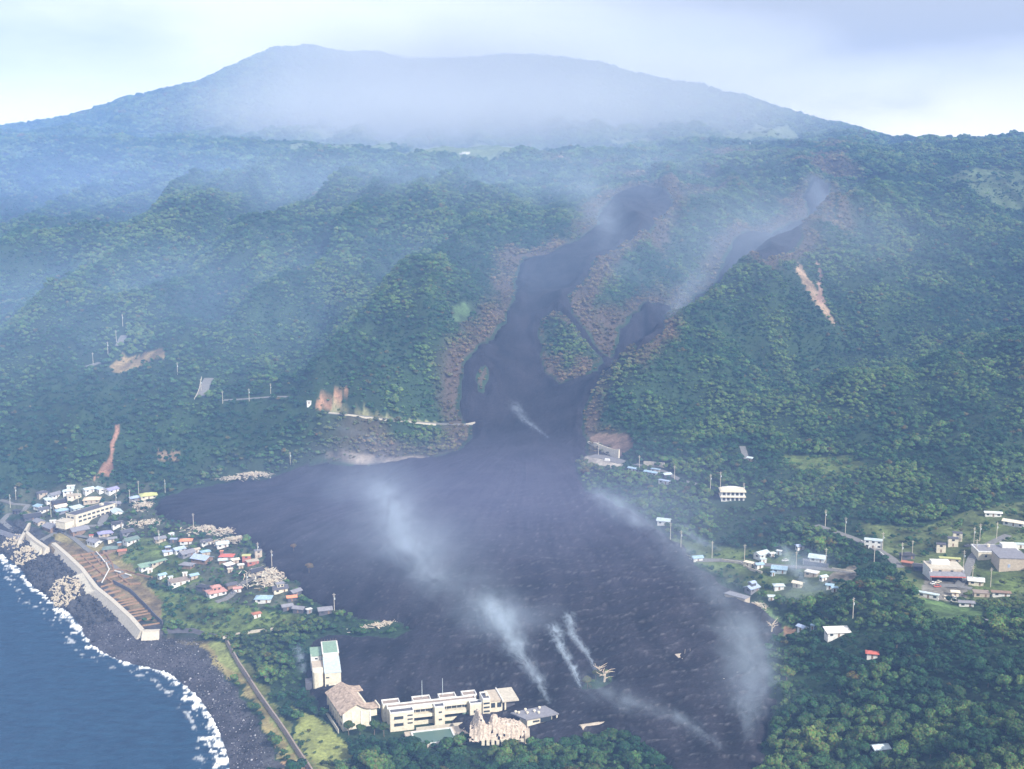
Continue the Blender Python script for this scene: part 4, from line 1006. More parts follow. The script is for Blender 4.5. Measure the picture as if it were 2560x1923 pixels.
# store with open front
t = frame('store', (2325,1452), -4, 'white store with sloping grey front roof, open dark ground floor and parked cars', 'store')
exclude(*t.location[:2], 14); exclude(t.location[0]+12, t.location[1], 16); exclude(t.location[0]+8, t.location[1]-12, 14)
MB().box(0, 1, 0, 16, -1, 7).build('wall', M('white'), t); MB().box(19, 20, 0, 16, -1, 7).build('wall', M('white'), t)
MB().box(1, 19, 15, 16, -1, 7).build('wall', M('white'), t); MB().box(1, 19, .6, 1, 3.4, 7).build('fascia', M('tan'), t)
MB().box(1, 19, 1, 15, 3.3, 3.5).build('ceiling', M('dark'), t)
b = MB(); i = 0; b.v += [(-1, -3, 3.6), (20, -3, 3.6), (20, 1, 5.8), (-1, 1, 5.8), (-1, -3, 3.9), (20, -3, 3.9), (20, 1, 6.1), (-1, 1, 6.1)]
b.f += [(3, 2, 1, 0), (4, 5, 6, 7), (0, 1, 5, 4), (1, 2, 6, 5), (2, 3, 7, 6), (3, 0, 4, 7)]; b.build('front_roof', M('grey'), t)
MB().box(-1, 20, -3.3, -3.02, 3.3, 3.95).build('awning_edge', M('red'), t)
MB().box(-.2, 20.2, 1.02, 16.2, 7, 7.35).build('roof', M('conc'), t)
MB().box(3, 14, 9, 14, 7.35, 9.4).build('roof_hut', M('white'), t)
for x0 in (5, 12): win(t, x0, x0+1.6, .6, 5.2-.0, 6.6, d=.15)
# big flat white building and grey block further east
t = frame('flat_building', (2445,1402), -5, 'large flat-roofed white building with a round tank on its roof', 'building')
for dx in (4, 14, 22): exclude(t.location[0]+dx, t.location[1]+4, 11)
MB().box(0, 26, 0, 15, -1, 5.6).build('wall', M('cream'), t); MB().box(-.3, 26.3, -.3, 15.3, 5.6, 6.3).build('parapet', M('white'), t)
MB().box(.5, 25.5, .5, 14.5, 6.3, 6.36).build('roof', M('grey'), t); MB().box(17, 26, 8, 14, 6.36, 8.6).build('roof_hut', M('white'), t)
MB().tube((9, 10, 6.36), (9, 10, 8), 1, 1, 10).build('roof_tank', M('cream'), t)
for x0 in (4, 10, 17): win(t, x0, x0+1.3, 0, 2.4, 3.8)
t = frame('warehouse', (2497,1430), -6, 'tall blank grey-roofed warehouse at the far end of the east village', 'warehouse')
exclude(t.location[0]+8, t.location[1]+6, 15)
MB().box(0, 17, 0, 16, -1, 8.6).build('wall', M('tan'), t)
MB().box(-.3, 17.3, -.3, 16.3, 8.6, 9.1).build('roof', M('grey'), t); MB().box(5, 6.5, -.1, .05, 3, 5).build('door', M('steel'), t)
# three storey white building in the forest
t = frame('apartment_house', (1803,1254), -4, 'three-storey white building with balconies alone in the forest', 'building')
for dx in (0, 8, 16): exclude(t.location[0]+dx, t.location[1]+2, 10); exclude(t.location[0]+dx, t.location[1]-8, 8)
for k in range(2):
    MB().box(0, 17, 0, 10, 4.0*k-(1 if k == 0 else 0), 4.0*k+3.4).build('wall', M('white'), t)
    MB().box(-1, 18, -1.4, 11, 4.0*k+3.4, 4.0*k+4.0).build('balcony', M('cream'), t)
    for i in range(5): win(t, 1+i*3.2, 3+i*3.2, 0, 4*k+.8, 4*k+2.9)
MB().box(-.3, 17.3, -.3, 10.3, 8.0, 8.5).build('roof', M('cream'), t)
# ---- the school
t = frame('classroom_block', (976,1824), 14.5, 'long cream two-storey classroom block with rear wings, lava up to its walls', 'school', 11)
S0_ = t.location.copy(); sc_, ss_ = math.cos(math.radians(14.5)), math.sin(math.radians(14.5))
for k in range(15): exclude(S0_.x+k*5*sc_, S0_.y+k*5*ss_+3, 12); exclude(S0_.x+k*5*sc_, S0_.y+k*5*ss_-7, 8)
CRM = M('cream')
def blk(nm, x0, x1, y0, y1, z0, z1, roof='dark', par=.7, rim=.35):
    MB().box(x0, x1, y0, y1, z0, z1).build(nm, CRM, t)
    r = MB(); r.box(x0-.05, x1+.05, y0-.05, y0+rim, z1, z1+par); r.box(x0-.05, x1+.05, y1-rim, y1+.05, z1, z1+par); r.box(x0-.05, x0+rim, y0+rim, y1-rim, z1, z1+par); r.box(x1-rim, x1+.05, y0+rim, y1-rim, z1, z1+par)
    r.build('parapet', M('white'), t)
    MB().box(x0+rim, x1-rim, y0+rim, y1-rim, z1, z1+.06).build('roof', M(roof), t)
blk('front_wing', 0, 12.3, 0, 5.2, -2, 8.3)
blk('main_wall', -.6, 46, 5.2, 9.6, -2, 8.8, 'brown')
for x0, x1 in ((-2.4, 6.6), (13.5, 23), (27.5, 36.5), (40, 47.5)): blk('rear_wing', x0, x1, 9.6, 15.2, -2, 9.0, 'brown')
blk('stair_block', 23.2, 28.4, .2, 5.2, -2, 8.8)
blk('end_wing', 42, 48.6, 1.2, 5.2, 0, 8.0)
blk('stair_tower', 48.6, 52.6, 0.2, 8.6, 0, 10.4)
for k in range(3): win(t, 49, 52.2, .2, 3.4+k*2.2, 4.3+k*2.2)
MB().box(51, 52.4, 4, 6, 10.4, 12).build('roof_tank', CRM, t)
MB().box(52.6, 59.4, 1.6, 15, 1, 8.2).build('side_wing', CRM, t); MB().box(52.6, 59.6, 1.3, 15.2, 8.2, 8.6).build('roof', M('tan'), t)
for x0 in (53.3, 56.6): win(t, x0, x0+2.2, 1.6, 4.8, 7.4)
MB().box(59.4, 66.5, 2.6, 15, 1, 7.6).build('under_slab_dark', M('dark'), t); MB().box(59.0, 68, 0, 16, 7.8, 8.5).build('roof_slab', M('conc'), t)  # dark-coloured block stands for the shaded space beneath the roof slab
MB().box(59.0, 59.6, 0, 16, 8.5, 9.2).build('parapet', M('white'), t); MB().box(60.4, 61.2, .6, 1.2, 1, 7.8).build('pillar', CRM, t)
for z0 in (1.3, 5.0): win(t, 2.0, 6.8, 0, z0, z0+1.6)
for z0 in (2.0, 4.1, 6.2): win(t, 8.9, 11.6, 0, z0, z0+.75)
for a, c in ((12.3, 23.2), (28.4, 40.2)):
    MB().box(a, c, 2.6, 5.2, 7.9, 8.5).build('eave', CRM, t); MB().box(a, c, 2.3, 5.2, 3.6, 5.2).build('balcony', CRM, t)
    win(t, a+.4, c-.4, 5.2, 5.4, 7.7, d=.2); win(t, a+.4, c-.4, 5.2, .8, 3.4, d=.2)  # first bay: lower dark pane stands for a shaded opening, not glass
    for i in range(4): MB().box(a+.4+(c-a-.8)*(i+.5)/4-.12, a+.4+(c-a-.8)*(i+.5)/4+.12, 4.9, 5.0, 5.4, 7.7).build('window_frame', M('white'), t)
for z0 in (1.8, 5.8): win(t, 25.2, 26.9, .2, z0, z0+.9)
win(t, 44, 47, 1.2, 3.4, 4.6); MB().box(38.6, 41.8, 4.6, 5.1, .5, 3.2).build('green_panel', M('green'), t); win(t, 40.0, 41.0, 5.1, 5.4, 6.6, d=.3)
for x0 in (19, 30): MB().tube((x0, 14, 9), (x0, 14, 18.5), .16, .1).build('mast', M('pale'), t)
MB().box(12.8, 40, -3.4, -2.8, -1, .9).build('yard_wall', M('conc'), t)
# gym
t = frame('gymnasium', (857,1820), 24, 'cream gymnasium with a swept brown and cream curved roof', 'gymnasium', 12)
g0 = t.location.copy(); a_ = math.radians(24)
for k in range(6):
    px_, py_ = g0.x+7*math.cos(a_)-k*6*math.sin(a_), g0.y+7*math.sin(a_)+k*6*math.cos(a_); exclude(px_, py_, 13)
for k in range(3): exclude(g0.x+k*6, g0.y-6+k*3, 6)
MB().box(0, 15, 0, 28, -2, 7.6).build('wall', CRM, t)
b = MB(); b.v += [(0, 0, 7.6), (15, 0, 7.6), (11, 0, 8.7), (7.6, 0, 11.4), (0, 28, 7.6), (15, 28, 7.6), (11, 28, 8.7), (7.6, 28, 11.4)]; b.f += [(0, 1, 2, 3), (7, 6, 5, 4)]; b.build('gable', CRM, t)
m = mat('weathered_roof', (.36, .28, .22), .85, .2, .55, .55)
def loft(nm, prof, y0, y1):
    b = MB(); n_ = len(prof)
    for y_ in (y0, y1):
        for dz in (0, .4): b.v += [(x_, y_, z_+dz) for x_, z_ in prof]
    f0, f1, f2, f3 = 0, n_, 2*n_, 3*n_
    for i in range(n_-1): b.f += [(f1+i, f1+i+1, f3+i+1, f3+i), (f2+i, f2+i+1, f0+i+1, f0+i), (f0+i, f0+i+1, f1+i+1, f1+i), (f3+i, f3+i+1, f2+i+1, f2+i)]
    b.f += [(f0, f1, f3, f2), (f2+n_-1, f3+n_-1, f1+n_-1, f0+n_-1)]
    b.build(nm, m, t)
loft('roof', [(-1.4, 7.2), (1.5, 8.7), (4.5, 10.3), (7.6, 11.7), (9.2, 10.4), (11.4, 9.0), (13.5, 8.3)], -1.2, 29)
loft('roof_wing', [(13.5, 8.3), (16, 7.9), (19, 7.9)], -1.2, 6); loft('roof_wing', [(13.5, 8.3), (15, 7.9), (17.5, 7.9)], 22, 29)
MB().box(19.0, 19.6, -1.4, 6.2, 7.6, 9.0).build('gutter_beam', CRM, t)
MB().box(15, 18.4, .6, 5.4, 3.2, 7.7).build('side_bay', CRM, t)
for x0 in (.2, 5, 9.6, 14.2): MB().box(x0, x0+.6, -.35, 0, -1, 7.6).build('pilaster', M('white'), t)
for i in range(6):
    y0 = 1.2+i*4.5; MB().box(-.1, .05, y0, y0+3.3, 4.3, 6.6).build('window', M('glass'), t); MB().box(-.1, .05, y0+.4, y0+2.9, .6, 2.0).build('window', M('glass'), t); MB().box(-.7, 0, y0+3.5, y0+4.2, -1, 7.2).build('pilaster', CRM, t)
win(t, 2.2, 4.2, 0, .6, 1.9)
MB().box(-3, -2.6, -2, 26, -1.5, .7).build('yard_wall', M('conc'), t)
# tower block
t = frame('tower_block', (813,1723), 12, 'tall cream hall block with a green rear roof and a rounded white side tower', 'building', 12)
g0 = t.location.copy()
for k in range(7): exclude(g0.x+2-k*1.2, g0.y+k*6, 11); exclude(g0.x-7, g0.y+k*5, 7)
MB().box(0, 8.8, 0, 38, -2, 9).build('wall', CRM, t)
b = MB(); b.v += [(-.2, -.2, 9), (9, -.2, 9), (9, 20, 10.2), (-.2, 20, 10.2), (-.2, -.2, 9.4), (9, -.2, 9.4), (9, 20, 10.6), (-.2, 20, 10.6)]; b.f += [(3, 2, 1, 0), (4, 5, 6, 7), (0, 1, 5, 4), (1, 2, 6, 5), (2, 3, 7, 6), (3, 0, 4, 7)]; b.build('roof', M('pale'), t)
MB().box(0, 8.8, 20.2, 38, 9, 12).build('upper_wall', CRM, t); MB().box(-.3, 9.1, 20, 38.3, 12, 12.5).build('parapet', M('white'), t); MB().box(.4, 8.4, 20.6, 37.6, 12.5, 12.56).build('green_roof', M('green'), t)
for i in range(6): MB().tube((.4+i*1.6, 38, 12.5), (.4+i*1.6, 38, 13.9), .09, .09, 4).build('railing_post', M('wood'), t)
win(t, .6, 2.4, 0, 6.2, 6.9); win(t, .6, 2.0, 0, .4, 2.6)
b = MB(); pr = [(-6.4, 2), (-5.6, .8), (-3.4, .2), (-1.4, .8), (-.7, 2), (-.7, 8), (-6.4, 8)]
b.v += [(x_, y_, -2) for x_, y_ in pr]+[(x_, y_, 9.6) for x_, y_ in pr]; n_ = len(pr)
b.f += [(i, (i+1) % n_, n_+(i+1) % n_, n_+i) for i in range(n_)]+[tuple(range(n_, 2*n_))]; b.build('side_tower', M('cream'), t)
MB().box(-6.2, -.1, 8.2, 20, -2, 8.2).build('annex', CRM, t); MB().box(-6.4, 0, 8.0, 20.2, 8.2, 8.5).build('roof', M('tan'), t)
MB().box(-6.6, -.6, 24, 37, -2, 9.6).build('annex', M('white'), t); MB().box(-6.8, -.4, 23.8, 37.2, 9.6, 10).build('roof', M('green'), t)
for z0 in (3, 5.6, 7.8): win(t, -4.4, -2.8, 24, z0, z0+.8)
MB().tube((-6.5, 22.6, 0), (-6.5, 22.6, 11.5), .2, .16).build('mast', M('white'), t)
MB().box(-10.5, -6.6, 3, 9, -1, 3.4).build('lean_to', M('dark'), t)
# buried building with roof vents
t = frame('buried_building', (1317,1814), 22, 'flat grey roof with white vents, its building sunk in the lava', 'building', 17)
for k in range(4): exclude(t.location[0]+k*5, t.location[1]+3, 8)
zl = 0
MB().box(0.3, 14, .3, 10, -3, 3.0).build('wall', CRM, t)
b = MB(); b.v += [(-.6, -.6, 3), (17.5, -.6, 3.0), (14.6, 10.6, 3.0), (-5, 9.6, 3.0), (-.6, -.6, 3.6), (17.5, -.6, 3.6), (14.6, 10.6, 3.6), (-5, 9.6, 3.6)]; b.f += [(3, 2, 1, 0), (4, 5, 6, 7), (0, 1, 5, 4), (1, 2, 6, 5), (2, 3, 7, 6), (3, 0, 4, 7)]; b.build('roof', M('grey'), t)
for x0, y0 in ((-2.6, 8.4), (-1.5, 7), (2.5, 5.2), (3, 9), (6.6, 5.8), (8, 3.4), (10.5, 8.4)):
    MB().tube((x0, y0, 3.6), (x0, y0, 4.3), .45, .45, 8).tube((x0, y0, 4.3), (x0, y0, 4.7), .8, .6, 8).build('roof_vent', M('cream'), t)
win(t, 3.4, 7, .3, .8, 1.7); MB().box(7.6, 13.6, -.02, .25, .2, 2.6).build('window', M('glass'), t)
MB().box(16.2, 16.8, -.4, .2, -2, 3).build('pillar', CRM, t)
# vaulted shelter beside the rise
t = frame('vaulted_building', (1459,1838), 20, 'low cream building with a rounded grey roof at the lava edge by the trees', 'building', 18)
for k in range(4): exclude(t.location[0]+k*4, t.location[1]+2, 6)
for k in range(3): exclude(t.location[0]+k*4-1, t.location[1]-8, 5)
MB().box(0, 13, 0, 5, -2, 2.6).build('wall', CRM, t)
b = MB(); n_ = 9
for x_ in (-.5, 13.5):
    for i in range(n_): a = math.pi*i/(n_-1); b.v.append((x_, 2.5-math.cos(a)*3.0, 2.4+math.sin(a)*1.5))
for i in range(n_-1): b.f.append((i, i+1, n_+i+1, n_+i)[::-1])
b.f += [tuple(range(n_)), tuple(range(2*n_-1, n_-1, -1))]; b.build('roof', M('tan'), t)
# white building remains out on the lava
t = frame('ruined_house', (1718,1662), 15, 'broken cream house wall and roof sticking out of the lava field', 'ruin')
MB().box(-5, 5, 0, .5, -2, 3.8, top=(2, 0)).build('wall', M('cream'), t); MB().box(-4, 6, 3, 8, 3, 3.4).build('roof', M('tan'), t); MB().box(-4, -3.6, .5, 8, -2, 3).build('wall', M('white'), t)
MB().box(4.6, 5, .5, 8, -2, 3).build('wall', M('conc'), t)
for x_ in (1, 4): MB().tube((x_, 6, 3), (x_+.4, 6.3, 6.4), .12, .08).build('bent_post', M('tan'), t)
# swimming pool
t = frame('swimming_pool', (1080,1826), 14.5, 'green swimming pool with a pale rim in front of the classrooms', 'pool', 12.4)
for k in range(3): exclude(t.location[0]-2+k*6, t.location[1]-4, 7)
exclude(t.location[0]+8, t.location[1]-10, 6)
MB().box(-14, 14, -16, 2, -2, -.1).build('deck', M('tan'), t)
r = MB(); r.box(-11, 10, -.6, .2, -.1, .5); r.box(-11, 10, -14.6, -13.8, -.1, .5); r.box(-11, -10.2, -13.8, -.6, -.1, .5); r.box(9.2, 10, -13.8, -.6, -.1, .5); r.build('rim', M('white'), t)
MB().box(-10.2, 9.2, -13.8, -.6, -.1, .1).build('water', mat('pool_water', (.06, .12, .09), .3, .5), t)
# collapsed round gym: crumpled shell
t = frame('collapsed_hall', (1235,1850), 0, 'collapsed hall with a crumpled pinkish roof reared up to a peak', 'ruin', 15.5)
cx0, cy0 = t.location[0], t.location[1]
for k in range(4): exclude(cx0-9+k*6, cy0+3, 7); exclude(cx0-10+k*6, cy0-5, 5)
m = mat('crumpled_boards', (.44, .37, .31), .85, .2, .5, 1.1, .3)
rr_ = np.random.RandomState(5); nx_, ny_ = 34, 22; b = MB()
for j in range(ny_):
    for i in range(nx_):
        s_, q_ = i/(nx_-1), j/(ny_-1)
        x_ = -12+29*s_; y_ = -3+13*q_
        zz = 5.2+3.2*math.exp(-((s_-.55)/.35)**2)-3.6*abs(q_-.45)**1.3
        zz += 7.5*math.exp(-((s_-.13-.10*(1-q_))/.085)**2)*(.35+.65*q_) + 3.0*math.exp(-((s_-.40)/.07)**2)*q_ - 3.4*math.exp(-((s_-.27)/.06)**2)*q_
        zz = zz*float(.12+.88*sstep(np.array(q_), 0, .3)); zz += rr_.uniform(-.35, .35)+.35*math.sin(i*2.4+j*.2)-2.5*sstep(np.array(s_), .85, 1.0)
        b.v.append((x_+rr_.uniform(-.25, .25), y_+rr_.uniform(-.2, .2), float(max(zz, .1))))
for j in range(ny_-1):
    for i in range(nx_-1):
        if rr_.rand() > .05: b.f.append((j*nx_+i, j*nx_+i+1, (j+1)*nx_+i+1, (j+1)*nx_+i))
b.build('roof', m, t)
for i in range(9):
    x0 = -6+i*2.4; MB().box(x0, x0+1.5, -3.9, -3.4, -1, 1.7+(i % 3)*.35).build('wall_panel', M('cream'), t)
MB().box(15.2, 17.6, -3.6, 5, -1, 3.6).build('end_wall', M('tan'), t)
def boards(parent, n_, lx, ly, hz_, mats_, name='broken_boards', seed=3, big=1.0):
    r = random.Random(seed)
    for mi, mk in enumerate(mats_):
        b = MB()
        for k in range(n_//len(mats_)):
            x_, y_ = r.gauss(0, .36)*lx, r.gauss(0, .36)*ly; rad = math.hypot(x_/lx, y_/ly); z_ = max(0, hz_*(1-rad*.9))*r.uniform(.3, 1)
            L_, w_ = r.uniform(1.2, 4.2)*big, r.uniform(.25, 1.0)*big; a = r.uniform(0, math.pi); tl = r.uniform(-.45, .45)
            dx, dy, dz = math.cos(a)*L_/2*math.cos(tl), math.sin(a)*L_/2*math.cos(tl), math.sin(tl)*L_/2; nx, ny = -math.sin(a)*w_/2, math.cos(a)*w_/2
            i = len(b.v)
            for zz in (0, .15):
                b.v += [(x_-dx-nx, y_-dy-ny, z_-dz+zz), (x_+dx-nx, y_+dy-ny, z_+dz+zz), (x_+dx+nx, y_+dy+ny, z_+dz+zz), (x_-dx+nx, y_-dy+ny, z_-dz+zz)]
            b.f += [(i+p, i+q, i+s_, i+d) for p, q, s_, d in ((3, 2, 1, 0), (4, 5, 6, 7), (0, 1, 5, 4), (1, 2, 6, 5), (2, 3, 7, 6), (3, 0, 4, 7))]
        b.build(name, M(mk), parent, kind='stuff')
t2 = frame('fallen_stand', (1168,1840), -52, 'strip of splintered boards fallen beside the pool', 'rubble')
boards(t2, 150, 14, 3, 1.6, ['pink', 'conc', 'beige'], seed=9, big=.6)
# rubble of crushed houses along the flow
for i, (u_, v_, lx, ly, n_, lab) in enumerate([
 (640,1186,26,22,320,'largest pale rubble field of crushed houses below the wooded bluff'), (585,1196,18,12,150,'smaller pale rubble patch at the western end under the bluff'),
 (360,1266,12,24,200,'rubble heap beside the olive roof at the lava edge'), (372,1308,20,14,160,'rubble of splintered boards between the thicket and the lava'),
 (520,1322,22,14,260,'pale rubble ridge with a tilted brown panel above the dark gabled house'), (575,1328,20,16,240,'broad rubble spread where the lava meets the village lane'),
 (590,1350,30,10,240,'long rubble belt behind the light blue roof'), (690,1435,24,22,320,'great rubble heap around the end of the village road'),
 (672,1458,18,12,160,'rubble slope behind the dark two-storey house'), (1892,1518,12,9,90,'tan rubble patch east of the half buried flat roof'),
 (1698,1390,10,6,60,'white rubble at the road end on the eastern lava edge'), (960,1563,22,5,90,'line of pale debris on the tree strip across the lava'), (1850,1690,16,14,40,'scattered pale debris on the eastern lava margin')]):
    t = frame('rubble_heap', (u_, v_), 25, lab, 'rubble'); boards(t, int(n_*1.2), lx, ly, 2.4, ['cream', 'beige', 'tan', 'conc'], seed=20+i, big=.95); exclude(t.location[0], t.location[1], min(lx, 12)*.8)
for (u_, v_, k_, lab) in [(1235,1030,'beige','pale bent slab of roadway on the valley lava'), (615,1286,'white','white scrap of roof lying on the western lava'), (852,1341,'red','small red-orange roof scrap on the western lava'), (1518,1153,'white','white van at the end of the closed upper road')]:
    t = frame('roof_scrap' if k_ != 'white' or u_ < 1000 else 'van', (u_, v_), rnd.uniform(-20, 20), lab, 'debris' if u_ != 1518 else 'van')
    if u_ == 1518: MB().box(-2.4, 2.4, -1, 1, .35, 2.1, top=(.4, .1)).build('body', M('white'), t); MB().box(-2.45, -1.9, -.8, .8, 1.3, 1.8).build('windscreen', M('glass'), t)
    else: MB().box(-4, 1, -1.2, 1.2, .4, .9).build('sheet', M(k_), t); MB().box(.9, 4.6, -1, 1.4, .7, 1.3).build('sheet', M(k_), t)
# ---------------------------------------------------------------- walls
def wall_strip(name, px, h, w_top, w_bot, mk, label, cat='wall', zb=None, side=0, ztops=None, sink=1.0):
    """wall with a battered seaward face along photo pixels (of its top where zb is given, else of its foot)"""
    pl = [hit(u, v) if zb is None else tuple(float(q) for q in at_z(u, v, zb+h)) for u, v in px]; q = []
    for p0, p1 in zip(pl[:-1], pl[1:]):
        k = max(1, int(math.dist(p0[:2], p1[:2])/6))
        for i in range(k): q.append([p0[j]+(p1[j]-p0[j])*i/k for j in range(3)])
    q.append(list(pl[-1])); n_ = len(q)
    x0, y0 = q[0][:2]; zz = [zb if zb is not None else floor_at(p[0], p[1]) for p in q]
    t = thing(name, x0, y0, 0, 0, label, cat); b = MB(); rows = []
    for i, p in enumerate(q):
        a, c = q[max(0, i-1)], q[min(n_-1, i+1)]; dx, dy = c[0]-a[0], c[1]-a[1]; L = math.hypot(dx, dy)+1e-9; nx, ny = dy/L, -dx/L
        hh = h if not isinstance(h, tuple) else h[0]+(h[1]-h[0])*i/(n_-1)
        X, Y = p[0]-x0, p[1]-y0; s = side
        rows.append([(X-nx*w_top/2, Y-ny*w_top/2, zz[i]-sink), (X-nx*w_top/2, Y-ny*w_top/2, zz[i]+hh), (X+nx*w_top/2, Y+ny*w_top/2, zz[i]+hh), (X+nx*(w_top/2+w_bot), Y+ny*(w_top/2+w_bot), zz[i]-sink)])
    for r in rows: b.v += r
    for i in range(n_-1):
        for k in range(3): b.f.append((4*i+k, 4*i+k+1, 4*i+4+k+1, 4*i+4+k))
    b.f += [(3, 2, 1, 0), tuple(4*(n_-1)+k for k in range(4))]
    b.build('wall_body', M(mk), t); 
    for p in q[::2]: exclude(p[0], p[1], 2.5)
    # coping
    b = MB()
    for i, r in enumerate(rows):
        e = .12; b.v += [(r[1][0], r[1][1], r[1][2]+.02), (r[1][0], r[1][1], r[1][2]+.3), (r[2][0], r[2][1], r[2][2]+.3), (r[2][0], r[2][1], r[2][2]+.02)]
    for i in range(n_-1):
        for k in range(4): b.f.append((4*i+k, 4*i+(k+1) % 4, 4*i+4+(k+1) % 4, 4*i+4+k))
    b.f += [(3, 2, 1, 0), tuple(4*(n_-1)+k for k in range(4))]
    b.build('coping', M('conc' if mk == 'conc' else mk), t)
    return t, q
mat('paint_conc', RC['conc'], .8, .2, .22, .35)
wall_strip('seawall', [(134,1358),(169,1388),(204,1421),(241,1469),(281,1501),(327,1543),(357,1577)], 5.2, 3.0, 3.6, 'conc', 'long pale concrete seawall between the black beach and the brown plots', 'seawall', zb=4.6)
wall_strip('seawall', [(357,1577),(378,1577),(399,1576)], 5.2, 3.0, 3.6, 'conc', 'short return of the pale seawall at its southern end', 'seawall', zb=4.6)
wall_strip('seawall', [(63,1328),(87,1349),(119,1371)], 4.6, 3.0, 3.0, 'conc', 'pale concrete seawall stretch above the first wave blocks', 'seawall', zb=5.2)
wall_strip('seawall', [(74,1308),(63,1328),(50,1350)], 4.6, 2.2, 2.0, 'conc', 'pale concrete spur wall running down to the sea from the shore road', 'seawall', zb=5.2)
wall_strip('seawall', [(0,1325),(20,1332),(45,1340),(60,1336)], 2.2, .8, 1.0, 'grey', 'grey low wall of the shore road at the western edge', 'seawall', zb=7)
wall_strip('garden_wall', [(283,1459),(327,1482),(345,1500),(367,1522),(407,1563)], 2.4, .5, .2, 'dark', 'dark low wall behind the brown plots', 'wall')
wall_strip('beach_wall', [(566,1604),(582,1635),(598,1664),(630,1713),(672,1775),(718,1840),(773,1923),(800,1962)], 2.4, .8, .6, 'brown', 'long grey wall running beside the shingle beach through dry grass', 'wall')
wall_strip('field_wall', [(400,1582),(440,1580),(485,1580),(515,1588),(547,1595)], 1.6, .6, .3, 'dark', 'dark low wall from the seawall end to the grass', 'wall')
wall_strip('field_wall', [(557,1598),(600,1588),(642,1581),(690,1576)], 1.5, .6, .3, 'conc', 'thin pale wall crossing the thicket below the village', 'wall')
wall_strip('yard_wall', [(146,1326),(162,1330),(185,1320)], 2.0, .5, .2, 'conc', 'pale corner wall of the yard below the broad grey roof', 'wall')
wall_strip('guard_wall', [(822,1034),(870,1040),(950,1050),(1020,1057),(1090,1064)], 1.1, .5, .1, 'conc', 'long white guard wall of the road cut into the bluff', 'wall')
wall_strip('guard_wall', [(1165,1062),(1188,1063)], 1.1, .6, .1, 'conc', 'short white stub of guard wall broken off at the lava', 'wall')
wall_strip('retaining_wall', [(1470,1107),(1490,1117),(1507,1127),(1527,1137),(1548,1146)], (1.0, 7.5), .8, .6, 'cream', 'cream retaining wall tapering down to the lava edge', 'wall')
wall_strip('retaining_wall', [(1609,1164),(1635,1166),(1661,1168)], 3.6, .6, .3, 'conc', 'grey concrete retaining wall behind the blue roofs', 'wall')
wall_strip('guard_wall', [(1805,1402),(1850,1410),(1875,1425),(1905,1434)], 1.1, .6, .1, 'conc', 'white guard wall curving below the eastern village road', 'wall')
wall_strip('retaining_wall', [(2010,1412),(2040,1416),(2070,1421)], 2.6, .5, .2, 'grey', 'grey retaining wall under the large white roofed house', 'wall')
wall_strip('guard_wall', [(2080,1424),(2115,1430),(2145,1433)], 1.0, .5, .1, 'conc', 'white guard wall before the bare slope', 'wall')
wall_strip('guard_wall', [(2153,1356),(2170,1366),(2172,1371)], .9, .5, .1, 'white', 'white kerb wall below the two-storey white house', 'wall')
wall_strip('guard_wall', [(2198,1382),(2210,1393),(2215,1400)], .9, .5, .1, 'white', 'white kerb wall at the bend of the east road', 'wall')
wall_strip('guard_wall', [(486,1000),(499,970),(504,944)], .8, .4, .1, 'conc', 'pale guard wall of the steep bend on the hillside', 'wall')
# slipway aprons
def apron(px, zs, label):
    P_ = [tuple(float(q) for q in at_z(u, v, z)) for (u, v), z in zip(px, zs)]
    x0, y0, z0 = P_[0]; t = thing('slipway', x0, y0, z0, 0, label, 'slipway'); n_ = len(P_); b = MB()
    b.v = [(p[0]-x0, p[1]-y0, p[2]-z0) for p in P_]+[(p[0]-x0, p[1]-y0, p[2]-z0-3.5) for p in P_]
    b.f = [tuple(range(n_-1, -1, -1)), tuple(range(n_, 2*n_))]+[(i, (i+1) % n_, n_+(i+1) % n_, n_+i) for i in range(n_)]
    b.build('apron', M('cream'), t)
apron([(76,1351),(104,1370),(96,1390),(73,1374)], [9.6, 9.8, 4.6, 4.6], 'steep pale slipway apron below the upper seawall')
apron([(206,1432),(241,1475),(212,1486),(188,1458),(174,1444)], [9.8, 9.6, 4.4, 3.6, 4.4], 'broad pale slipway apron below the long seawall')
# wave blocks: four stub legs
def tetra():
    b = MB(); k = 1/math.sqrt(3)
    for d in ((k, k, k), (-k, -k, k), (-k, k, -k), (k, -k, -k)): b.tube((0, 0, 0), tuple(1.25*c for c in d), .58, .36, 6)
    return b.mesh('wave_block', mat('sea_concrete', (.40, .35, .27), .9, .1, .4, .8))
tm = tetra()
TET = [(33,1361,11,26,60,'pale four-legged wave block in the western cluster by the spur wall'), (62,1391,13,26,85,'pale four-legged wave block in the middle cluster under the steep apron'), (163,1481,14,42,150,'pale four-legged wave block in the southern cluster by the broad apron')]
for u_, v_, ax, ay, n_, lab in TET:
    x0, y0, z0 = (float(q) for q in at_z(u_, v_, 3.2))
    for k in range(n_):
        a, r = rnd.uniform(0, 6.283), math.sqrt(rnd.random()); x_, y_ = x0+math.cos(a)*r*ax*.8-math.sin(a)*r*ay*.22, y0+math.sin(a)*r*ay*.62
        o = bpy.data.objects.new('wave_block', tm); sc_ = rnd.uniform(.95, 1.25); o.scale = (sc_,)*3
        o.location = (x_, y_, max(0.6, float(zat(np.array([x_]), np.array([y_]), Zg)[0]))+.9+rnd.uniform(0, 2.6)*(1-r*.8)); o.rotation_euler = (rnd.uniform(0, 6), rnd.uniform(0, 6), rnd.uniform(0, 6))
        link(o, None, lab, 'wave block', 'concrete wave blocks on the shore')
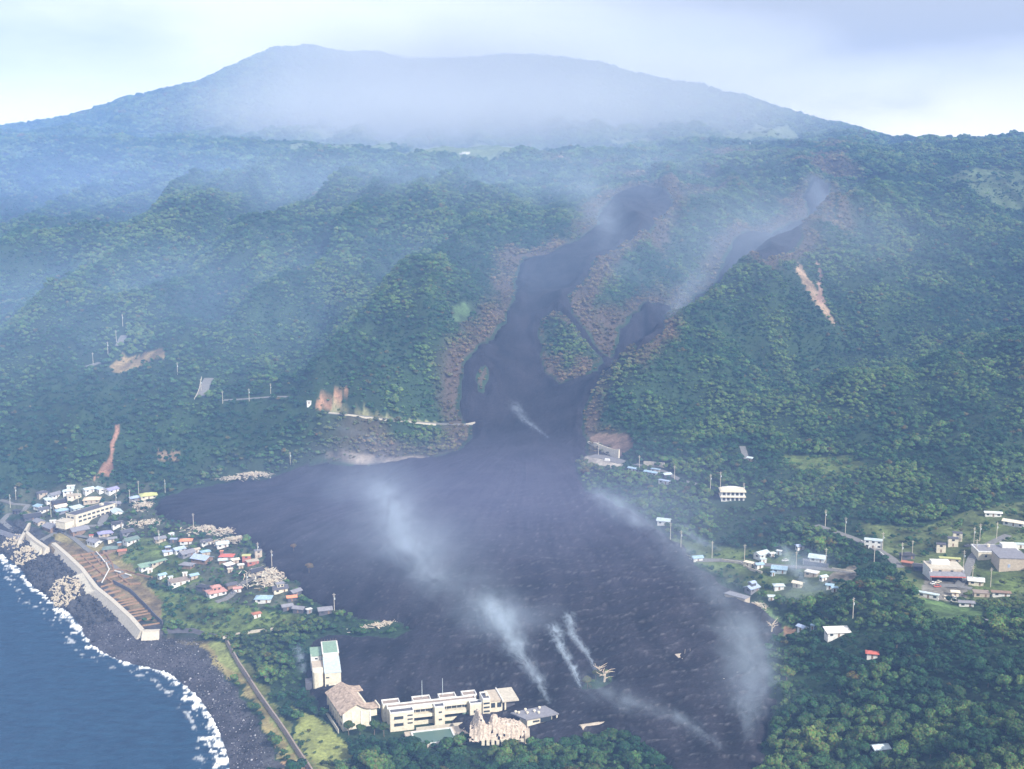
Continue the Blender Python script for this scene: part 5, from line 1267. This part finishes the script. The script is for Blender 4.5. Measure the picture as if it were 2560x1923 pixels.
# brushwood windbreaks in the plots behind the seawall
RW = [((178,1392),(239,1383)),((191,1400),(258,1389)),((197,1410),(267,1397)),((209,1421),(274,1404)),((217,1432),(280,1410)),((228,1445),(297,1425)),((241,1456),(317,1434)),((252,1469),(332,1445)),((260,1479),(288,1470)),((269,1487),(302,1478)),
      ((202,1388),(282,1460)),((228,1383),(256,1414)),((291,1436),(326,1464)),((237,1382),(267,1389)),((267,1389),(280,1410)),((280,1410),(283,1426)),((283,1426),(315,1428)),((315,1428),(380,1445)),((310,1462),(352,1460)),
      ((280,1497),(312,1487)),((290,1506),(335,1496)),((303,1518),(348,1508)),((316,1530),(362,1522)),((330,1543),(376,1534)),((343,1554),(388,1546)),((356,1566),(398,1559)),((296,1512),(342,1502)),((322,1537),(370,1528))]
x0, y0, z0 = hit(240, 1440)
tl_ = thing('windbreak_plots', x0, y0, 0, 0, 'plots ruled by brown brushwood windbreaks behind the long seawall', 'windbreak')
mbr = mat('brushwood', (.23, .15, .095), .95, .05, .35, 1.6)
for i, (p0, p1) in enumerate(RW):
    a, c = hit(*p0), hit(*p1); L = math.dist(a[:2], c[:2]); dx, dy = (c[0]-a[0])/L, (c[1]-a[1])/L; w = .85; k = max(2, int(L/5)); b = MB(); r = random.Random(i)
    for j in range(k+1):
        X, Y = a[0]+dx*L*j/k+r.uniform(-.3, .3), a[1]+dy*L*j/k; z_ = floor_at(X, Y); hh = 1.1*r.uniform(.85, 1.15)*(1 if i < 19 else .65)
        X -= x0; Y -= y0; b.v += [(X+dy*w, Y-dx*w, z_-.6), (X+dy*w*.6, Y-dx*w*.6, z_+hh), (X-dy*w*.6, Y+dx*w*.6, z_+hh), (X-dy*w, Y+dx*w, z_-.6)]
    for j in range(k):
        for q_ in range(3): b.f.append((4*j+q_, 4*j+q_+1, 4*j+5+q_, 4*j+4+q_))
    b.f += [(3, 2, 1, 0), tuple(4*k+q_ for q_ in range(4))]; b.build('windbreak', mbr, tl_)
for i, (p0, p1) in enumerate([((241,1385),(252,1397)),((253,1398),(262,1410)),((265,1412),(272,1427)),((274,1428),(255,1463)),((287,1433),(302,1437)),((313,1440),(328,1445))]):
    a, c = hit(*p0), hit(*p1); za = floor_at(*a[:2])+1.9; zc_ = floor_at(*c[:2])+1.9
    MB().tube((a[0]-x0, a[1]-y0, za), (c[0]-x0, c[1]-y0, zc_), .42, .42, 5).build('white_pipe', M('white'), tl_)
# ---------------------------------------------------------------- utility poles
def pole_proto():
    ms = MB().tube((0, 0, -1), (0, 0, 12), .26, .17, 6).mesh('shaft', M('conc')); ma = MB().box(-1.1, 1.1, -.09, .09, 10.9, 11.1).mesh('crossarm', M('conc')); mb_ = MB().box(-.8, .8, -.08, .08, 9.9, 10.08).mesh('crossarm', M('conc'))
    mc = MB().tube((.45, 0, 7.6), (.45, 0, 8.9), .32, .32, 7).mesh('transformer', M('pale')); return ms, ma, mb_, mc
PM = pole_proto()
PL = [('among the west village roofs', [(325,1258),(291,1268),(196,1258),(128,1293),(306,1342),(398,1362)]), ('by the coast road', [(40,1249),(26,1269)]), ('close to the lava behind the olive roof', [(413,1232),(347,1236)]),
 ('beside the village rubble', [(618,1472),(680,1422),(645,1395),(484,1320)]), ('beside the trees at the lava lobe', [(836,1528)]),
 ('along the eastern village road', [(1861,1405),(1780,1395),(1702,1378),(1990,1423),(2064,1415)]), ('between the forest and the east road', [(1676,1348),(2063,1316),(2113,1335)]),
 ('beside the bend of the east road', [(2206,1375),(2254,1401),(2185,1410),(2280,1396)]), ('along the lane of the store', [(2408,1423),(2440,1394),(2434,1362),(2491,1349),(2449,1353),(2430,1462),(2476,1468)]), ('by the white barn', [(2132,1546)]),
 ('along the upper forest road', [(1598,1174),(1686,1200),(1776,1222),(1859,1246),(1496,1138),(1801,1217)]), ('along the road on the bluff', [(623,1003),(557,1009),(444,937),(503,978),(677,990)]), ('below the bluff near the lava', [(726,1162)]), ('on the high hillside bend', [(307,815),(291,856),(270,885),(233,912)])]
for wh, lst in PL:
    for u_, v_ in lst:
        x, y, z = hit(u_, v_); e = thing('utility_pole', x, y, floor_at(x, y), rnd.uniform(-.6, .6), 'concrete utility pole '+wh, 'utility pole', 'utility poles '+wh); exclude(x, y, 3); exclude(x*(1-5/y), y-5, 3)
        for i, (nm, me_) in enumerate(zip(('shaft', 'crossarm', 'crossarm', 'transformer'), PM)):
            if i == 3 and rnd.random() < .5: continue
            o = bpy.data.objects.new(nm, me_); link(o, e)
# wires between neighbouring poles are thinner than a pixel and left out
# ---------------------------------------------------------------- cars
def car(u, v, ang, ck, label):
    x, y, z = hit(u, v); t = thing('car', x, y, floor_at(x, y)+.02, math.radians(ang), label, 'car'); exclude(x, y, 4); exclude(x, y-5, 4)
    MB().box(-2.2, 2.2, -.85, .85, .35, .95, top=(.1, .05)).build('body', M(ck), t); MB().box(-1.2, 1.4, -.75, .75, .95, 1.5, top=(.45, .12)).build('cabin', M('glass'), t)
    MB().box(-.7, .9, -.62, .62, 1.5, 1.56).build('roof', M(ck), t)
    for sx in (-1.35, 1.35):
        for sy in (-.86, .86): MB().tube((sx, sy-.1, .33), (sx, sy+.1, .33), .33, .33, 10).build('wheel', M('black'), t)
for a in [(156,1299,60,'white','white car parked at the west village hall'), (246,1277,20,'white','white car at the far end of the hall yard'), (1963,1403,10,'white','white car parked in the yard above the eastern road'), (2343,1468,10,'red','red car parked in front of the store'),
          (2332,1461,40,'white','white car beside the red one at the store'), (2345,1458,30,'cream','cream car parked behind the red one at the store'), (2386,1497,80,'white','white car parked by the grey-roofed white shed'), (2363,1496,70,'cream','cream car beside the lane below the store'),
          (590,1478,40,'white','white car on the village road bend'), (584,1484,40,'grey','grey car on the village road bend'), (2420,1366,0,'dark','dark car in the yard of the cream box houses'), (2432,1455,30,'white','white car at the white-roofed cream house')]: car(*a)
# dead tree on the lava
def dead_tree(u, v, s, label, seed):
    x, y, z = hit(u, v); t = thing('dead_tree', x, y, floor_at(x, y), 0, label, 'tree'); r = random.Random(seed)
    MB().tube((0, 0, -1), (.5*s, 0, 4*s), .45*s, .28*s).build('trunk', M('tan'), t)
    for k in range(9):
        a = k*.75+r.random(); p0 = Vector((.1*s+.08*k*s, 0, (1.2+.33*k)*s)); p1 = p0+Vector((math.cos(a), math.sin(a), r.uniform(.2, .9)))*r.uniform(1.4, 2.6)*s; p2 = p1+Vector((math.cos(a+r.uniform(-.8, .8)), math.sin(a+r.uniform(-.8, .8)), r.uniform(-.1, .9)))*1.5*s
        MB().tube(p0, p1, .2*s, .12*s, 5).tube(p1, p2, .12*s, .05*s, 4).build('branch', M('beige'), t)
dead_tree(1510, 1705, 1.5, 'bare pale dead tree on the small island in the lava', 4)
dead_tree(1497, 1688, 1.1, 'smaller dead tree with dark scrub beside the bare pale one', 8)
dead_tree(1928, 1590, 1.2, 'scorched pale tree standing in the lava near its eastern tip', 12)
for u_, v_, s_, c_, lab in [(735,1385,5,(.14,.10,.06),'scorched brown tree standing in the western lava'), (773,1440,6,(.13,.10,.06),'scorched tree at the lava edge above the rust roof'), (872,1838,6.5,(.05,.09,.03),'green pine in front of the gymnasium'), (900,1843,6,(.045,.085,.03),'leaning pine in front of the gymnasium entrance'),
    (935,1838,7,(.045,.085,.03),'pine filling the gap between gymnasium and classrooms'), (960,1842,6.5,(.04,.08,.03),'pine at the west corner of the classroom block'), (1468,1722,6,(.09,.10,.05),'scorched shrub-like tree on the lava island'), (1490,1700,5,(.06,.07,.03),'dark tree beside the dead tree on the lava island')]:
    x, y, z = hit(u_, v_); e = thing('broadleaf_tree', x, y, floor_at(x, y), rnd.uniform(0, 6), lab, 'tree'); e.scale = (s_, s_, s_*1.1)
    o = bpy.data.objects.new('crown', CR_O[int(u_) % 4]); o['tint'] = list(c_); link(o, e); link(bpy.data.objects.new('trunk', TRK[int(v_) % 4]), e)
# stones and driftwood on the shingle beach
def stones():
    n_ = 15000; X = RS.uniform(-420, -60, n_*9); Y = RS.uniform(470, 960, n_*9); z_ = zat(X, Y, Zg); k = (z_ > .6) & (z_ < 6.4) & (zat(X, Y, den) < .05); X, Y, z_ = X[k][:n_], Y[k][:n_], z_[k][:n_]
    v0, f0 = ico(1); v0 = v0[:12]*1.0; bmv, bmf = [], []
    bm = bmesh.new(); bmesh.ops.create_icosphere(bm, subdivisions=1, radius=1); vv = np.array([q.co[:] for q in bm.verts]); ff = np.array([[q.index for q in p.verts] for p in bm.faces]); bm.free()
    s = (RS.gamma(2.0, .24, len(X))+.18)*np.where(Y > 720, 1.35, .42); V_ = (vv[None]*s[:, None, None]*RS.uniform(.6, 1.2, (len(X), 1, 3))+np.stack([X, Y, z_+s*.2], 1)[:, None]).reshape(-1, 3)
    F_ = (ff[None]+np.arange(len(X))[:, None, None]*len(vv)).reshape(-1, 3); tone = RS.choice([.02, .035, .06, .13, .3], len(X), p=[.2, .25, .3, .19, .06]); tone = np.where(Y > 720, np.minimum(tone, .05), tone); C_ = np.repeat(tone[:, None]*np.array([[1, 1.0, 1.12]]), len(vv), 0)
    me = bpy.data.meshes.new('beach_stones'); me.vertices.add(len(V_)); me.vertices.foreach_set('co', V_.astype(np.float32).ravel()); me.loops.add(F_.size); me.loops.foreach_set('vertex_index', F_.astype(np.int32).ravel())
    me.polygons.add(len(F_)); me.polygons.foreach_set('loop_start', np.arange(0, F_.size, 3, dtype=np.int32)); me.update(calc_edges=True); vattr(me, 'tint', C_); me.materials.append(attr_mat('beach_stone', .9, 1.5, .3, .05)); link(bpy.data.objects.new('beach_stones', me), kind='stuff')
stones()
build_forest()
# ---------------------------------------------------------------- air and smoke
def vol_mat(name, color, density, aniso=0.0):
    m = bpy.data.materials.new(name); m.use_nodes = True; t = m.node_tree
    t.nodes.remove(t.nodes['Principled BSDF'])
    v = N(t, 'ShaderNodeVolumePrincipled'); v.inputs['Color'].default_value = (*color, 1); v.inputs['Density'].default_value = density; v.inputs['Anisotropy'].default_value = aniso
    t.links.new(v.outputs[0], t.nodes['Material Output'].inputs['Volume']); return m, t, v
hm, _, _ = vol_mat('blue_air', (.26, .47, 1.0), .00015, -.3)
bm = bmesh.new(); bmesh.ops.create_cube(bm, size=1)
me = bpy.data.meshes.new('haze'); bm.to_mesh(me); bm.free(); me.materials.append(hm)
hz_o = bpy.data.objects.new('haze', me); hz_o.location = (0, 2700, 420); hz_o.scale = (10400, 5800, 880)
link(hz_o, kind='stuff')
def smoke(u, v, rx, ry, rz, dens, lift=0, rot=0, scale=1.0, thr=.45, color=(.58, .74, 1.0), tilt=0, seed=0, base=None, soft=.35):
    """a puff standing over photo pixel u, v: radii in m, drifting noise inside"""
    x, y, z = hit(u, v) if base is None else base
    m, t, vn = vol_mat('smoke', color, 1.0, -.35)
    tc = N(t, 'ShaderNodeTexCoord')
    ln = N(t, 'ShaderNodeVectorMath', operation='LENGTH'); t.links.new(tc.outputs['Object'], ln.inputs[0])
    g = N(t, 'ShaderNodeNewGeometry'); mp = N(t, 'ShaderNodeMapping'); mp.inputs['Location'].default_value = (seed*13.7, seed*3.1, 0); mp.inputs['Scale'].default_value = (1, 1, 1)
    t.links.new(g.outputs['Position'], mp.inputs[0])
    ns = N(t, 'ShaderNodeTexNoise'); ns.inputs['Scale'].default_value = scale/ max(20, (rx+ry)*.32); ns.inputs['Detail'].default_value = 4; ns.inputs['Roughness'].default_value = .62; ns.inputs['Distortion'].default_value = .6
    t.links.new(mp.outputs[0], ns.inputs['Vector'])
    fall = N(t, 'ShaderNodeMapRange'); fall.inputs['From Min'].default_value = 1.0; fall.inputs['From Max'].default_value = 0.1; t.links.new(ln.outputs['Value'], fall.inputs['Value'])
    ad = N(t, 'ShaderNodeMath', operation='MULTIPLY_ADD'); ad.inputs[1].default_value = soft; t.links.new(fall.outputs[0], ad.inputs[0]); t.links.new(ns.outputs['Fac'], ad.inputs[2])
    mr = N(t, 'ShaderNodeMapRange'); mr.inputs['From Min'].default_value = thr+.12; mr.inputs['From Max'].default_value = thr+.12+.35; t.links.new(ad.outputs[0], mr.inputs['Value'])
    f2 = N(t, 'ShaderNodeMath', operation='POWER'); f2.inputs[1].default_value = 1.6; t.links.new(fall.outputs[0], f2.inputs[0])
    mu = N(t, 'ShaderNodeMath', operation='MULTIPLY'); t.links.new(mr.outputs[0], mu.inputs[0]); t.links.new(f2.outputs[0], mu.inputs[1])
    m2 = N(t, 'ShaderNodeMath', operation='MULTIPLY'); m2.inputs[1].default_value = dens*(1.3 if base is not None else .8); t.links.new(mu.outputs[0], m2.inputs[0]); t.links.new(m2.outputs[0], vn.inputs['Density'])
    bm = bmesh.new(); bmesh.ops.create_icosphere(bm, subdivisions=3, radius=1.0); me = bpy.data.meshes.new('smoke'); bm.to_mesh(me); bm.free(); me.materials.append(m)
    o = bpy.data.objects.new('smoke', me); o.location = (x, y, z+lift); o.scale = (rx, ry, rz); o.rotation_euler = (math.radians(tilt), 0, math.radians(rot))
    return link(o, kind='stuff')

def plume(px, r0, r1, dens, rise=12, thr=.40, seed=0, color=(.62, .78, 1.0), lift=3):
    """smoke drifting over the ground from the first photo pixel to the last, widening on its way"""
    pl = [hit(u, v) for u, v in px]; rise *= .3
    for k, (p, q) in enumerate(zip(pl[:-1], pl[1:])):
        n_ = len(pl)-1; ra = r0+(r1-r0)*k/n_; rb = r0+(r1-r0)*(k+1)/n_; L = math.dist(p[:2], q[:2]); ang = math.atan2(q[1]-p[1], q[0]-p[0])
        za = floor_at(*p[:2])+lift+rise*k/n_; zb = floor_at(*q[:2])+lift+rise*(k+1)/n_
        m, t, vn = vol_mat('smoke', color, 1.0, -.35); R = rb*1.15
        tc = N(t, 'ShaderNodeTexCoord'); sp = N(t, 'ShaderNodeSeparateXYZ'); t.links.new(tc.outputs['Object'], sp.inputs[0])
        def mth(op, a, b=None, c=None):
            x = N(t, 'ShaderNodeMath', operation=op)
            for i, w in enumerate((a, b, c)):
                if w is None: continue
                if isinstance(w, (int, float)): x.inputs[i].default_value = w
                else: t.links.new(w, x.inputs[i])
            return x.outputs[0]
        g = N(t, 'ShaderNodeNewGeometry'); mp = N(t, 'ShaderNodeMapping'); mp.vector_type = 'TEXTURE'; mp.inputs['Rotation'].default_value = (0, 0, ang); mp.inputs['Scale'].default_value = (1.7, 1, 1); mp.inputs['Location'].default_value = (seed*31, seed*17, 0)
        t.links.new(g.outputs['Position'], mp.inputs[0])
        ns = N(t, 'ShaderNodeTexNoise'); ns.inputs['Scale'].default_value = 2.3/max((ra+rb)*.5, 4); ns.inputs['Detail'].default_value = 6; ns.inputs['Roughness'].default_value = .66; ns.inputs['Distortion'].default_value = 1.1; t.links.new(mp.outputs[0], ns.inputs['Vector'])
        x01 = mth('DIVIDE', sp.outputs['X'], L)
        w = mth('MULTIPLY_ADD', x01, rb-ra, ra)
        wob = mth('MULTIPLY', mth('SINE', mth('MULTIPLY_ADD', sp.outputs['X'], 2.2/max(L, 1)*(1+.3*seed % 2), seed*1.7)), (ra+rb)*.0)
        yy = mth('DIVIDE', mth('ADD', sp.outputs['Y'], wob), w); zz = mth('DIVIDE', sp.outputs['Z'], mth('MULTIPLY', w, .62))
        r2 = mth('ADD', mth('MULTIPLY', yy, yy), mth('MULTIPLY', zz, zz))
        # rounded ends so that the pieces run into each other
        o0 = mth('DIVIDE', mth('MAXIMUM', mth('SUBTRACT', ra*.0, sp.outputs['X']), 0), w); o1 = mth('DIVIDE', mth('MAXIMUM', mth('SUBTRACT', sp.outputs['X'], L), 0), w)
        r2 = mth('ADD', r2, mth('ADD', mth('MULTIPLY', o0, o0), mth('MULTIPLY', o1, o1)))
        fall = mth('MAXIMUM', mth('SUBTRACT', 1.0, mth('SQRT', r2)), 0)
        nn = mth('SUBTRACT', mth('MULTIPLY_ADD', fall, .34, ns.outputs['Fac']), thr+.28)
        nn = mth('MINIMUM', mth('MAXIMUM', mth('MULTIPLY', nn, 5.5), 0), 1.3)
        t.links.new(mth('MULTIPLY', mth('MULTIPLY', nn, mth('MULTIPLY', fall, fall)), dens*.75*(1-.6*k/max(n_, 1))), vn.inputs['Density'])
        b = MB(); b.box(-ra, L+rb, -R, R, -R*.7, R*.7); me = b.mesh('smoke', m)
        o = bpy.data.objects.new('smoke', me); o.location = (p[0], p[1], za); o.rotation_euler = (0, -math.atan2(zb-za, L), ang); link(o, kind='stuff')
for a in [
 dict(px=[(1372,1786),(1345,1735),(1290,1660),(1230,1570)], r0=3.5, r1=24, dens=.10, rise=16, seed=1),
 dict(px=[(1250,1600),(1130,1490),(1010,1350),(900,1210)], r0=45, r1=90, dens=.004, rise=18, seed=2, thr=.30),
 dict(px=[(1300,1640),(1255,1590),(1220,1540)], r0=20, r1=30, dens=.035, rise=14, seed=3, thr=.37),
 dict(px=[(1450,1740),(1435,1700),(1400,1650),(1385,1610)], r0=3, r1=11, dens=.30, rise=12, seed=4),
 dict(px=[(1492,1692),(1465,1655),(1430,1620),(1420,1580)], r0=3, r1=10, dens=.26, rise=10, seed=5),
 dict(px=[(1080,1470),(1020,1400),(960,1270)], r0=30, r1=40, dens=.020, rise=18, seed=6, thr=.36),
 dict(px=[(1872,1870),(1868,1800),(1890,1720),(1850,1620)], r0=9, r1=48, dens=.024, rise=18, seed=7, thr=.38),
 dict(px=[(1800,1900),(1700,1830),(1560,1790),(1480,1750)], r0=8, r1=26, dens=.030, rise=10, seed=8),
 dict(px=[(1900,1700),(1860,1600),(1780,1500),(1700,1420)], r0=30, r1=55, dens=.009, rise=16, seed=9, thr=.36),
 dict(px=[(2010,1470),(1985,1440),(1960,1400)], r0=8, r1=14, dens=.07, rise=16, seed=10, thr=.36),
 dict(px=[(2060,1480),(2020,1490),(1980,1510)], r0=18, r1=24, dens=.024, rise=10, seed=11, thr=.34),
 dict(px=[(1800,1385),(1750,1370),(1700,1340)], r0=6, r1=16, dens=.05, rise=10, seed=12, thr=.36),
 dict(px=[(1500,1250),(1600,1330),(1720,1400)], r0=28, r1=24, dens=.022, rise=6, seed=13, thr=.36),
 dict(px=[(1370,1110),(1310,1070),(1290,1040)], r0=4, r1=18, dens=.05, rise=8, seed=14, thr=.38),
 dict(px=[(1000,1130),(930,1110),(850,1090)], r0=5, r1=26, dens=.014, rise=14, seed=15, thr=.36),
 dict(px=[(760,1690),(755,1660),(745,1640)], r0=6, r1=9, dens=.07, rise=4, seed=16, thr=.34),
 dict(px=[(1680,800),(1740,700),(1800,620)], r0=35, r1=60, dens=.0055, rise=20, seed=17, thr=.32),
 dict(px=[(2070,600),(2060,520),(2030,450)], r0=40, r1=60, dens=.003, rise=8, seed=18, thr=.34),
 dict(px=[(1560,700),(1500,560),(1450,480)], r0=60, r1=110, dens=.004, rise=30, seed=19, thr=.30),
]: plume(**a)
BIG = [ # wide thin veils: centre in world metres
 dict(base=(330,1500,230), rx=330, ry=420, rz=95, dens=.0009, seed=31, thr=.25, soft=.5, scale=.8, u=0, v=0),
 dict(base=(250,2050,330), rx=420, ry=420, rz=120, dens=.0006, seed=32, thr=.25, soft=.5, scale=.8, u=0, v=0),
 dict(base=(-420,1150,150), rx=420, ry=330, rz=120, dens=.0007, seed=33, thr=.22, soft=.5, scale=.8, u=0, v=0, color=(.40,.60,1.0)),
 dict(base=(-750,1900,300), rx=650, ry=600, rz=150, dens=.0007, seed=34, thr=.22, soft=.5, scale=.7, u=0, v=0, color=(.32,.52,1.0)),
 dict(base=(-250,3400,600), rx=850, ry=420, rz=380, dens=.0050, seed=35, thr=.30, soft=.45, scale=.8, u=0, v=0, color=(.86,.93,1.0)),
 dict(base=(450,3400,600), rx=800, ry=420, rz=260, dens=.0022, seed=36, thr=.30, soft=.45, scale=.8, u=0, v=0, color=(.86,.93,1.0)),
 dict(base=(-50,2900,480), rx=1200, ry=350, rz=150, dens=.0024, seed=37, thr=.26, soft=.5, scale=.8, u=0, v=0, color=(.8,.9,1.0)),
 dict(u=1030, v=1400, rx=120, ry=100, rz=32, dens=.006, lift=12, seed=51, thr=.42, scale=1.6, soft=.30),
 dict(u=1270, v=1590, rx=55, ry=42, rz=22, dens=.016, lift=10, seed=52, thr=.42, scale=1.5, soft=.30),
 dict(u=940, v=1260, rx=95, ry=90, rz=30, dens=.0045, lift=12, seed=53, thr=.42, scale=1.6, soft=.30),
 dict(u=1880, v=1760, rx=38, ry=44, rz=20, dens=.012, lift=8, seed=54, thr=.42, scale=1.5, soft=.30),
 dict(u=1650, v=1300, rx=90, ry=110, rz=26, dens=.007, lift=8, seed=55, thr=.42, scale=1.6, soft=.30),
 dict(u=2010, v=1440, rx=32, ry=30, rz=16, dens=.022, lift=8, seed=56, thr=.40, scale=1.4, soft=.30),
 dict(base=(-60,1350,180), rx=700, ry=260, rz=120, dens=.0007, seed=39, thr=.22, soft=.5, scale=.7, u=0, v=0, color=(.45,.66,1.0)),
 dict(base=(-150,1750,300), rx=700, ry=300, rz=110, dens=.0012, seed=40, thr=.24, soft=.5, scale=.7, u=0, v=0, color=(.50,.70,1.0)),
 dict(base=(20,820,60), rx=330, ry=240, rz=45, dens=.0012, seed=38, thr=.20, soft=.5, scale=.6, u=0, v=0, color=(.50,.56,1.0)),
]
for s_ in BIG: smoke(**s_)
